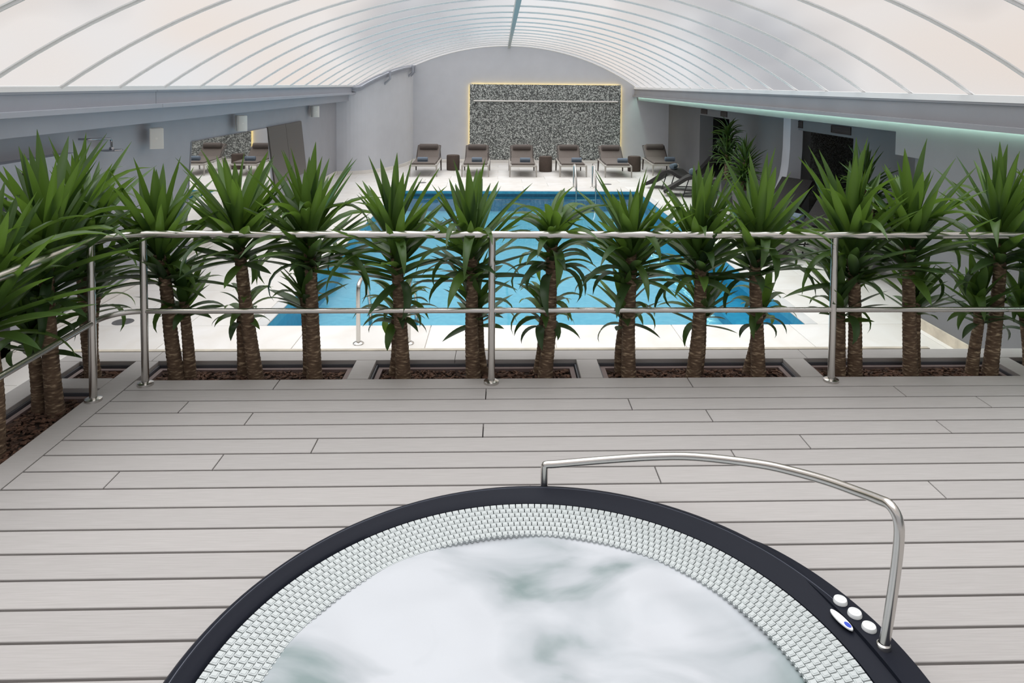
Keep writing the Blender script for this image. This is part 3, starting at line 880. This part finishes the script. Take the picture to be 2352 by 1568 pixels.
# width in the mesh is for a leaf of unit length and unit width: scaled per leaf
CURLS = (0.0, .18, .45, .8, 1.25, 1.8, 2.5)
LM = {}
for mi, M in enumerate((M_LEAF, M_LEAFD)):
    for ci, c in enumerate(CURLS):
        me = leaf_mesh(c, .45, 'leaf').mesh('leaf', True, 180); me.materials.append(M); LM[(mi, ci)] = me

def pick_curl(c): return min(range(len(CURLS)), key=lambda i: abs(CURLS[i] - c))

def crown(root, o0, p0, p1, Ln, n, droop, seed, width=.125):
    rnd = random.Random(seed)
    p0 = Vector(p0); p1 = Vector(p1)
    az = rnd.random() * 6.28
    for k in range(n):
        t = (k + .5) / n
        az += 2.39996 + rnd.uniform(-.25, .25)
        base = p0.lerp(p1, min(1, t * 1.02)) - Vector(o0)
        if droop:
            pol = 1.15 - .95 * t + rnd.uniform(-.2, .25); curl = 1.9 - .6 * t + rnd.uniform(-.7, .6)
        else:
            pol = 1.36 - 1.02 * t ** .85 + rnd.uniform(-.34, .30); curl = .02 + .55 * (1 - t) * rnd.random() + (rnd.random() < .16) * rnd.uniform(.9, 2.3)
        pol = max(.04, pol)
        ln = Ln * (0.80 + .26 * sin(pi * min(1, .05 + t * .75))) * rnd.uniform(.74, 1.14)
        if t > .75: ln *= 1.02
        wd = width * rnd.uniform(.85, 1.15) * (.75 + .25 * min(1, Ln / .4))
        M = Matrix.Translation(base) @ Matrix.Rotation(az, 4, 'Z') @ Matrix.Rotation(pol, 4, 'Y') @ Matrix.Rotation(rnd.uniform(-.3, .3), 4, 'Z') @ Matrix.Diagonal((ln, wd, ln, 1))
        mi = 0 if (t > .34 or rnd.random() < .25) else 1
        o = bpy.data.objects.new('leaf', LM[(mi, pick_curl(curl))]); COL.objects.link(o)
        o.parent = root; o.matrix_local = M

def trunk(root, o0, pts, r0, r1, seed):
    rnd = random.Random(seed)
    P = [Vector(p) for p in pts]
    cv = cr(P, 12) if len(P) > 2 else [P[0].lerp(P[1], i / 16) for i in range(17)]
    # resample to rings
    L_ = [0]
    for a, c in zip(cv, cv[1:]): L_.append(L_[-1] + (c - a).length)
    n = int(L_[-1] / .009); out = []; rad = []
    for i in range(n + 1):
        s = L_[-1] * i / n
        k = max(j for j in range(len(L_)) if L_[j] <= s + 1e-9); k = min(k, len(cv) - 2)
        q = cv[k].lerp(cv[k + 1], (s - L_[k]) / max(1e-9, L_[k + 1] - L_[k]))
        t = i / n
        r = r0 + (r1 - r0) * t + .006 * math.exp(-t * 14)
        r *= 1 + (.035 if i % 3 == 0 else -.012) + rnd.uniform(-.012, .012)
        out.append(q - Vector(o0)); rad.append(r)
    obj('trunk', MB().tube(out, rad, 14), M_TRUNK, root, smooth=True, ang=180)

PALMS = [
('A',[((-2.058,4.560,-0.049),(-2.126,4.560,0.566),(-2.215,4.560,0.984),0.42,54,0),((-1.996,4.600,-0.066),(-2.024,4.600,0.356),(-2.041,4.600,0.541),0.24,30,0)]),
('B',[((-1.557,4.560,-0.051),(-1.652,4.560,0.706),(-1.684,4.560,1.041),0.4,54,0),((-1.665,4.630,-0.080),(-1.675,4.630,0.303),(-1.627,4.630,0.432),0.21,14,1)]),
('C',[((-1.188,4.560,-0.053),(-1.210,4.560,0.650),(-1.238,4.560,1.042),0.43,60,0),((-1.241,4.630,-0.070),(-1.261,4.630,0.355),(-1.288,4.630,0.583),0.26,26,0)]),
('D',[((-0.616,4.540,-0.056),(-0.653,4.540,0.593),(-0.687,4.540,1.044),0.38,56,0),((-0.690,4.630,-0.073),(-0.679,4.630,0.282),(-0.639,4.630,0.454),0.27,26,1)]),
('E',[((-0.167,4.540,-0.059),(-0.179,4.540,0.593),(-0.195,4.540,1.017),0.37,54,0),((-0.108,4.640,-0.076),(-0.139,4.640,0.280),(-0.174,4.640,0.467),0.27,26,0)]),
('F',[((0.292,4.540,-0.061),(0.330,4.540,0.650),(0.337,4.540,1.018),0.31,44,1),((0.254,4.640,-0.078),(0.288,4.640,0.265),(0.323,4.640,0.438),0.26,24,1)]),
('G',[((0.842,4.540,-0.064),(0.843,4.540,0.578),(0.845,4.540,1.020),0.37,60,0),((0.803,4.640,-0.081),(0.819,4.640,0.278),(0.832,4.640,0.466),0.28,26,0)]),
('H',[((1.258,4.540,-0.066),(1.300,4.540,0.592),(1.271,4.540,1.021),0.36,56,0),((1.314,4.640,-0.083),(1.342,4.640,0.276),(1.357,4.640,0.465),0.26,24,0)]),
('I',[((1.697,4.540,-0.069),(1.658,4.540,0.621),(1.682,4.540,1.050),0.4,54,0),((1.648,4.630,-0.085),(1.717,4.630,0.275),(1.781,4.630,0.435),0.23,18,1)]),
('J',[((2.346,4.560,-0.072),(2.324,4.560,0.563),(2.275,4.560,1.052),0.48,66,0),((2.250,4.570,-0.088),(2.243,4.570,0.332),(2.218,4.570,0.537),0.28,28,0)]),
('K',[((2.719,4.550,-0.074),(2.680,4.550,0.649),(2.686,4.550,1.082),0.43,56,0),((2.792,4.630,-0.091),(2.784,4.630,0.331),(2.775,4.630,0.522),0.28,28,0)]),
('L',[((3.255,4.560,-0.071),(3.299,4.560,0.678),(3.260,4.560,1.055),0.42,58,0),((3.145,4.580,-0.087),(3.184,4.580,0.301),(3.165,4.580,0.521),0.28,30,0)]),
('M',[((3.64,4.550,-0.060),(3.63,4.550,0.649),(3.58,4.550,1.055),0.37,50,0),((3.57,4.610,-0.076),(3.53,4.610,0.241),(3.480,4.610,0.492),0.3,30,0)]),
('N',[((-2.600,4.590,-0.090),(-2.660,4.600,0.611),(-2.662,4.600,1.126),0.46,60,0),((-2.640,4.640,-0.090),(-2.621,4.640,0.366),(-2.572,4.640,0.611),0.3,26,0)]),
('O',[((-2.540,4.10,-0.090),(-2.574,4.10,0.591),(-2.572,4.10,1.166),0.5,66,0),((-2.650,4.13,-0.090),(-2.676,4.13,0.287),(-2.693,4.13,0.491),0.32,32,0)]),
('P',[((-2.566,3.64,-0.090),(-2.579,3.64,0.561),(-2.583,3.64,1.012),0.42,54,0)]),
]
PLAB = {
'A': 'yucca palm planted beside the corner posts, with a short leafy offshoot at its foot',
'B': 'second yucca palm from the corner posts, slanting trunk and a stubby cut stem beside it',
'C': 'third yucca palm from the corner posts, thick ringed trunk near the first bridge plank',
'D': 'yucca palm just past the first bridge plank, two trunks standing close together',
'E': 'yucca palm beside the middle railing post',
'F': 'yucca palm with a small drooping crown, next to the second bridge plank',
'G': 'dense yucca palm just past the second bridge plank',
'H': 'yucca palm with a pale leaning trunk in the middle of its planter',
'I': 'yucca palm with drooping lower leaves, just before the third bridge plank',
'J': 'big yucca palm with two trunks beside the railing post near the grey wall',
'K': 'single straight yucca palm between the last railing post and the leaning pair',
'L': 'yucca palm with two trunks leaning the same way, near the end bridge plank',
'M': 'last yucca palm of the row, against the grey side wall',
'N': 'tall yucca palm in the small planter at the outer deck corner',
'O': 'tall yucca palm with a shorter stem in the side planter, leaves hanging over the handrail',
'P': 'single-stemmed yucca palm in the side planter, next along from the tall one',
}
SOIL = -.070
for pi_, (key, stems) in enumerate(PALMS):
    b0 = stems[0][0]; o0 = (b0[0], b0[1], SOIL)
    root = empty('yucca_palm', o0, label=PLAB[key], cat='palm', group='yucca palms around the deck')
    for si, (a, bb, c, Ln, n_, dr) in enumerate(stems):
        a2 = (a[0], a[1], SOIL - .02)
        r0 = .047 if si == 0 else .040
        mid_ = Vector(a2).lerp(Vector(bb), .5) + Vector((random.uniform(-.012, .012), random.uniform(-.01, .01), 0))
        trunk(root, o0, [a2, tuple(mid_), bb, tuple(Vector(bb).lerp(Vector(c), .45))], r0, r0 * .74, 100 + pi_ * 7 + si)
        st = Vector(bb) - (Vector(c) - Vector(bb)).normalized() * .03
        c2 = Vector(bb).lerp(Vector(c), .62 if si == 0 else .75)
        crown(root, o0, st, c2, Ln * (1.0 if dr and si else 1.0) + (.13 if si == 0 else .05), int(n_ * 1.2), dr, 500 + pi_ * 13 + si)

# ------------------------------------------------------------------ loungers along the end wall
def make_lounger():
    r = empty('sun_lounger')
    W2 = .34
    fr = MB()
    for s in (-1, 1):
        fr.tube([(s * W2, .0, .285), (s * W2, 1.42, .33)], .022, 8)
    fr.tube([(-W2, .0, .285), (W2, .0, .285)], .022, 8)
    fr.tube([(-W2, 1.42, .33), (W2, 1.42, .33)], .018, 8)
    fr.box(-W2, W2, .62, .66, .265, .29)
    obj('frame', fr, M_FRAME, r, smooth=True)
    for s in (-1, 1):
        obj('leg', MB().tube([(s * W2, .01, .28), (s * (W2 + .005), -.005, 0)], [.024, .016], 8), M_FRAME, r, smooth=True)
        obj('leg', MB().tube([(s * W2, 1.34, .32), (s * (W2 + .005), 1.38, 0)], [.024, .016], 8), M_FRAMED, r, smooth=True)
    seat = MB(); prof = [(.03, .30), (.35, .305), (.75, .30), (1.02, .31), (1.16, .34)]
    def sweep(mb, prof, hw, th):
        n = len(prof); v = []
        for i, (y, z) in enumerate(prof):
            a = prof[max(0, i - 1)]; c = prof[min(n - 1, i + 1)]
            d = Vector((c[0] - a[0], c[1] - a[1])).normalized(); nx, nz = -d.y, d.x
            for x, hgt in ((-hw, 0), (-hw, th * .75), (-hw + .02, th), (hw - .02, th), (hw, th * .75), (hw, 0)):
                v.append((x, y + nx * hgt, z + nz * hgt))
        f = []
        for i in range(n - 1):
            for k in range(6):
                j = (k + 1) % 6
                f.append((6 * i + k, 6 * i + j, 6 * (i + 1) + j, 6 * (i + 1) + k))
        f += [tuple(reversed(range(6))), tuple(6 * (n - 1) + k for k in range(6))]
        return mb.add([(x, y, z) for x, y, z in v], f)
    obj('seat_cushion', sweep(seat, prof, .30, .05), M_CUSH, r, smooth=True)
    back = sweep(MB(), [(1.15, .34), (1.24, .41), (1.42, .54), (1.58, .66)], .29, .045)
    bk = obj('backrest', back, M_CUSH, r, smooth=True)
    bf = MB()
    for s in (-1, 1): bf.tube([(s * .31, 1.14, .31), (s * .31, 1.62, .665)], .015, 8)
    bf.tube([(-.31, 1.62, .665), (.31, 1.62, .665)], .014, 8)
    bf.tube([(.31, 1.50, .58), (.33, 1.42, .33)], .012, 6)
    obj('backrest_frame', bf, M_FRAMED, r, smooth=True)
    pl = MB().tube([(-.255, 1.43, .645), (-.25, 1.43, .645), (-.235, 1.43, .645), (.235, 1.43, .645), (.25, 1.43, .645), (.255, 1.43, .645)], [.03, .065, .084, .084, .065, .03], 14)
    obj('head_pillow', pl, M_CUSH2, r, smooth=True)
    return r
def make_towel(loc, rz, label, ln=.27, r=.058, group='rolled towels on the loungers'):
    b = MB().tube([(-ln / 2, 0, r), (-ln / 2 + .008, 0, r), (ln / 2 - .008, 0, r), (ln / 2, 0, r)], [r * .8, r, r, r * .8], 18)
    ed = MB().box(-ln / 2 + .006, ln / 2 - .006, -r * 1.05, r * .2, .0, .012)
    o = empty('rolled_towel', loc, rz, label, 'towel', group)
    obj('roll', b, M_TOWEL, o, smooth=True)
    obj('loose_edge', ed, M_TOWEL, o)
    return o
L0 = make_lounger()
LX = [-2.0, -.66, .575, 1.88, 3.05, 4.38]
LYY = [18.38, 18.38, 18.36, 18.42, 18.36, 18.75]
LLAB = ['taupe sun lounger closest to the curved wall', 'taupe sun lounger at the edge of the pebble panel, next to the first stool', 'taupe sun lounger backed by the pebble panel, stool on one side only',
        'taupe sun lounger behind the pool ladder', 'taupe sun lounger between the pool ladder and the last stool', 'shaded taupe sun lounger in the corner behind the dark loungers']
for i in range(6):
    o = L0 if i == 0 else copy_tree(L0)
    x = LX[i]; 
    if i == 5: x = LX[5]
    o.location = (x, LYY[i], FZ); o.rotation_euler = (0, 0, (0, 0, 0, 0, 0, 0)[i])
    tag(o, LLAB[i], 'sun lounger', 'taupe sun loungers along the end wall')
for i in range(6):
    tx = (LX[i] if i < 5 else LX[5]) + (-.05, .03, .06, .12, .16, .18)[i]
    make_towel((tx, LYY[i] + .34, FZ + .356), 0, 'rolled blue-grey towel on the ' + LLAB[i].replace('taupe sun ', '').split(', next')[0])
# cylindrical wicker stools
for i, (x, y, lab) in enumerate(((-1.33, 19.85, 'brown wicker drum stool between the first two loungers from the curved wall'), (1.23, 19.6, 'brown wicker drum stool in front of the pebble panel middle'), (3.72, 19.75, 'brown wicker drum stool beside the corner lounger'))):
    t = empty('drum_stool', (x, y, FZ), 0, lab, 'stool', 'wicker drum stools between the loungers')
    obj('body', MB().lathe([(0, .0), (.170, .0), (.180, .012), (.183, .2), (.180, .395), (.172, .408)], (0, 0, 0), 32), M_STOOL, t, smooth=True)
    obj('top', MB().lathe([(.172, .405), (.170, .416), (.16, .42), (0, .42)], (0, 0, 0), 32), M_STOOL, t, smooth=True)

# dark S-shaped loungers (corner and niches)
def make_slounger():
    r = empty('rattan_lounger')
    prof = [(0, .09), (.12, .16), (.3, .28), (.46, .39), (.56, .43), (.66, .41), (.8, .33), (.95, .28), (1.08, .31), (1.2, .42), (1.38, .62), (1.55, .82)]
    n = len(prof); v = []; f = []
    for i, (x, z) in enumerate(prof):
        a = prof[max(0, i - 1)]; c = prof[min(n - 1, i + 1)]
        d = Vector((c[0] - a[0], c[1] - a[1])).normalized(); nx, nz = -d.y * .035, d.x * .035
        v += [(x - nx, -.31, z - nz), (x - nx, .31, z - nz), (x + nx, .31, z + nz), (x + nx, -.31, z + nz)]
    for i in range(n - 1):
        for k in range(4):
            j = (k + 1) % 4
            f.append((4 * i + k, 4 * i + j, 4 * i + 4 + j, 4 * i + 4 + k))
    f += [(3, 2, 1, 0), tuple(4 * (n - 1) + k for k in range(4))]
    obj('body', MB().add(v, f), M_RATTAN, r, smooth=True, ang=60)
    for s in (-.27, .27):
        obj('leg', MB().tube([(.52, s, .38), (.40, s, 0)], .012, 6), M_BLACK, r)
        obj('leg', MB().tube([(1.12, s, .33), (1.30, s, 0)], .012, 6), M_BLACK, r)
        obj('side_rail', MB().tube([(.40, s, .01), (.9, s, .04), (1.30, s, .01)], .012, 6), M_BLACK, r)
    return r
S0 = make_slounger()
SP = [(3.55, 16.75, -.62, 'dark rattan lounger in the corner, beside the corner taupe lounger'), (3.62, 15.55, -.30, 'dark rattan lounger beside the tall potted yucca'),
      (3.68, 11.15, .50, 'dark rattan lounger in front of the curved fin'), (3.72, 9.80, .45, 'dark rattan lounger with a rolled towel beside the bushy potted yucca')]
for i, (x, y, a, lab) in enumerate(SP):
    o = S0 if i == 0 else copy_tree(S0)
    o.location = (x, y, FZ); o.rotation_euler = (0, 0, a)
    tag(o, lab, 'sun lounger', 'dark rattan loungers on the niche side')
    d = Vector((cos(a), sin(a)))
    if i in (0, 1, 3):
        make_towel((x + d.x * .57, y + d.y * .57, FZ + .468), a + pi / 2, 'rolled blue-grey towel on the ' + lab.replace('rattan ', '').split(',')[0], .24, .06)

# potted yuccas in the niches
def potted(x, y, s, seed, lab, zt, n_, Ln, stems):
    t = empty('potted_yucca', (x, y, FZ), 0, lab, 'potted plant', 'potted yuccas on the niche side')
    ph = .50
    obj('pot', MB().add([(-.15, -.15, 0), (.15, -.15, 0), (.15, .15, 0), (-.15, .15, 0), (-.19, -.19, ph), (.19, -.19, ph), (.19, .19, ph), (-.19, .19, ph), (-.165, -.165, ph), (.165, -.165, ph), (.165, .165, ph), (-.165, .165, ph), (-.16, -.16, ph - .06), (.16, -.16, ph - .06), (.16, .16, ph - .06), (-.16, .16, ph - .06)],
        [(3, 2, 1, 0), (0, 1, 5, 4), (1, 2, 6, 5), (2, 3, 7, 6), (3, 0, 4, 7), (4, 5, 9, 8), (5, 6, 10, 9), (6, 7, 11, 10), (7, 4, 8, 11), (8, 9, 13, 12), (9, 10, 14, 13), (10, 11, 15, 14), (11, 8, 12, 15)]), M_POT, t)
    obj('soil', MB().add([(-.161, -.161, ph - .05), (.161, -.161, ph - .05), (.161, .161, ph - .05), (-.161, .161, ph - .05)], [(0, 1, 2, 3)]), M_SOIL, t)
    for k, (dx, dy, zb, zc) in enumerate(stems):
        trunk(t, (0, 0, 0), [(dx * .5, dy * .5, ph - .08), (dx * .8, dy * .8, (ph + zb) / 2), (dx, dy, zb), (dx, dy, zc - .08)], .05, .038, seed + k)
        crown(t, (0, 0, 0), (dx, dy, zb), (dx * 1.05, dy * 1.05, zc), Ln, n_, 1 if k % 2 else 0, seed + 40 + k, .085)
potted(4.62, 14.35, 1, 900, 'tall potted yucca with two crowns in a dark grey square pot beside the dark loungers', 0, 70, .44, [(-.02, 0, .78, 1.08), (.02, .05, 1.10, 1.40)])
potted(4.50, 12.95, 1, 930, 'potted yucca standing against the wall between the two niches', 0, 70, .42, [(0, .02, .72, 1.12), (-.05, -.03, .58, .74)])
potted(4.66, 8.95, 1, 960, 'bushy potted yucca close to the flush grey wall', 0, 66, .42, [(.0, 0, .85, 1.28), (.08, -.05, .70, 1.0)])

# ------------------------------------------------------------------ pebble panel with warm backlight and shower bar
pan = empty('pebble_panel', (1.35, YF - .09, FZ + .08), 0, 'large glass-pebble mosaic panel with warm backlit edges on the end wall', 'wall panel')
po = (1.35, YF - .09, FZ + .08)
obj('board', lc(MB().box(-.97, 3.68, YF - .09, YF - .05, FZ + .08, 1.84), po), M_PEB, pan)
b = MB().box(-.955, -.935, YF - .045, YF - .02, FZ + .1, 1.82).box(3.645, 3.665, YF - .045, YF - .02, FZ + .1, 1.82).box(-.9, 3.6, YF - .045, YF - .02, 1.80, 1.82)
obj('light_strip', lc(b, po), M_LEDY, pan)
bar = empty('wall_bar', (1.37, YF - .13, 1.33), 0, 'slim stainless bar across the pebble panel', 'bar')
obj('tube', MB().tube([(-2.22, 0, 0), (2.22, 0, 0)], .03, 12), M_STEEL, bar, smooth=True)
for s in (-2.0, 0, 2.0): obj('standoff', MB().tube([(s, 0, 0), (s, .05, 0)], .012, 8), M_STEEL, bar)

# ------------------------------------------------------------------ left wall: mirror, brown doors, speakers, shower, doorway
mir = empty('wall_mirror', (XL + .02, 11.5, -.1), 0, 'large slanted-edge mirror on the grey aisle wall reflecting the loungers', 'mirror')
Ym = [10.02, 11.05, 12.1, 13.2]
for k in range(3):
    a, c = Ym[k] + .004, Ym[k + 1] - .004
    a2 = a - (.22 if k == 0 else -.0); c2 = c + (.25 if k == 2 else 0)
    z0, z1 = -.35, 1.01
    b = MB().add([(XL + .005, a2, z0), (XL + .005, c2, z0), (XL + .005, c, z1), (XL + .005, a, z1), (XL + .018, a2, z0), (XL + .018, c2, z0), (XL + .018, c, z1), (XL + .018, a, z1)],
                 [(0, 1, 2, 3), (7, 6, 5, 4), (0, 4, 5, 1), (1, 5, 6, 2), (2, 6, 7, 3), (3, 7, 4, 0)])
    obj('mirror_pane', lc(b, (XL + .02, 11.5, -.1)), M_MIRROR, mir)
dr_ = empty('door_1', (XL, 14.4, -.1), 0, kind='structure')
for a, c, a2, c2 in ((13.21, 14.27, 13.62, 14.68), (14.285, 15.4, 14.695, 15.8)):
    z0, z1 = -.12, 1.02
    b = MB().add([(XL, a2, z0), (XL, c2, z0), (XL, c, z1), (XL, a, z1), (XL + .03, a2, z0), (XL + .03, c2, z0), (XL + .03, c, z1), (XL + .03, a, z1)],
                 [(0, 1, 2, 3), (7, 6, 5, 4), (0, 4, 5, 1), (1, 5, 6, 2), (2, 6, 7, 3), (3, 7, 4, 0)])
    obj('door_leaf', lc(b, (XL, 14.4, -.1)), M_BROWN, dr_)
obj('door_2', MB().box(XL, XL + .02, 4.3, 6.30, FZ, .86), M_DARK, kind='structure')
for k, (y, z, lab) in enumerate(((8.70, 1.165, 'ivory box loudspeaker on the mirror wall, beside the shower'), (11.5, 1.19, 'ivory rounded loudspeaker on the mirror wall, just above the mirror'), (16.0, 1.205, 'ivory loudspeaker above the brown doors on the mirror wall'))):
    t = empty('loudspeaker', (XL + .16, y, z), radians(-62 if k == 0 else -55), lab, 'speaker', 'wall loudspeakers')
    # front faces local +x
    hw, hh, dp = .075, .125, .09
    obj('cabinet', MB().prism([(-dp, -hw * .8), (dp * .8, -hw), (dp * .8, hw), (-dp, hw * .8)], -hh, hh, .008), M_SPK, t, smooth=True, ang=30)
    if k == 0: g = MB().box(dp * .8, dp * .8 + .012, -hw + .006, hw - .006, -hh + .008, hh - .008)
    else:
        q = [(dp * .8 + .035 * cos(a), hw * .95 * sin(a)) for a in [(-pi / 2 + pi * i / 10) for i in range(11)]]
        g = MB().prism(q, -hh + .004, hh - .004)
    gg = obj('grille', g, M_SPKG, t, smooth=True, ang=30)
    obj('badge', MB().box(dp * .8 + .012 + (.022 if k else 0), dp * .8 + .016 + (.022 if k else 0), -.012, .012, -.012, .012), M_SPK, gg)
    obj('bracket', MB().box(-.16, -.09, -.02, .02, -.06, .06).box(-.17, -.15, -.05, .05, -.12, .12), M_SPKG, t)
sh = empty('shower_head', (XL, 7.75, 1.21), 0, 'chrome rain shower head on a bent arm from the mirror wall', 'shower')
obj('arm', MB().tube(fillet([(0, -.35, .04), (.12, -.35, .04), (.14, 0, .02), (.14, 0, -.07)], .06, 5), .011, 10), M_CHROME, sh, smooth=True)
obj('rose', MB().lathe([(0, .03), (.02, .03), (.025, .012), (.105, .004), (.11, -.004), (.10, -.010), (0, -.010)], (.14, 0, -.10), 28), M_CHROME, sh, smooth=True)
sp = empty('wall_spotlight', (XL + .14, 6.33, 1.02 + .0), 0, 'tiny dark spotlight on the lowered bulkhead by the shower', 'spotlight')
obj('body', MB().tube([(0, 0, 0), (.06, -.02, -.01)], .02, 10), M_VENT, sp)
# brown vents on the niche lintels
for k, (ya, yb2, lab) in enumerate(((17.85, 18.38, 'small brown vent nearest the end wall, above the niches'), (16.25, 16.72, 'small brown vent above the tall potted yucca'),
                          (12.12, 12.52, 'brown vent above the curved fin'), (10.42, 11.05, 'wide brown vent above the niche beside the bushy potted yucca'))):
    t = empty('air_vent', (RW - .01, (ya + yb2) / 2, 1.19), 0, lab, 'vent', 'brown vents above the niches')
    h = (yb2 - ya) / 2
    obj('frame', MB().box(-.006, .01, -h, h, -.06, -.05).box(-.006, .01, -h, h, .05, .06).box(-.006, .01, -h, -h + .01, -.05, .05).box(-.006, .01, h - .01, h, -.05, .05), M_VENT, t)
    for q in range(5):
        obj('louvre', MB().box(-.002, .008, -h + .01, h - .01, -.045 + q * .02, -.033 + q * .02), M_VENT, t)

# ------------------------------------------------------------------ pool ladders and floor drains
def ladder(xa, xb, yb_, s, lab, hgt=.55):
    t = empty('pool_ladder', ((xa + xb) / 2, yb_, FZ), 0, lab, 'ladder', 'pool ladders')
    for x in (xa, xb):
        x -= (xa + xb) / 2
        p = [(x, 0, 0), (x, 0, hgt * .8), (x, s * .06, hgt), (x, s * .32, hgt * .93), (x, s * .58, .2), (x, s * .62, -.1), (x, s * .62, -.5)]
        r = obj('handrail', MB().tube(cr(p, 6), .02, 12), M_STEEL, t, smooth=True)
        obj('flange', MB().lathe([(.02, .02), (.035, .018), (.05, .008), (.052, 0)], (x, 0, 0), 24), M_STEEL, r, smooth=True)
    for z in (-.2, -.4): obj('tread', MB().box(-(xb - xa) / 2, (xb - xa) / 2, s * .60, s * .66, z, z + .025), M_STEEL, t)
ladder(-1.30, -.84, 6.52, 1, 'stainless pool ladder at the deck end of the pool')
ladder(1.70, 2.14, 16.55, -1, 'stainless pool ladder at the lounger end of the pool')
for (x, y, lab) in ((-1.90, 17.25, 'round floor drain in front of the lounger by the curved wall'), (2.58, 17.1, 'round floor drain in front of the loungers past the ladder'), (-3.75, 7.14, 'round floor drain beside the deck on the mirror-wall side')):
    t = empty('floor_drain', (x, y, FZ), 0, lab, 'drain', 'round floor drains')
    obj('ring', MB().lathe([(.07, 0), (.072, .004), (.098, .004), (.10, 0)], (0, 0, 0), 24), M_DRAIN, t)
    obj('cover', MB().disc_cyl((0, 0), .068, .0, .003, 20), M_DRAIN, t)
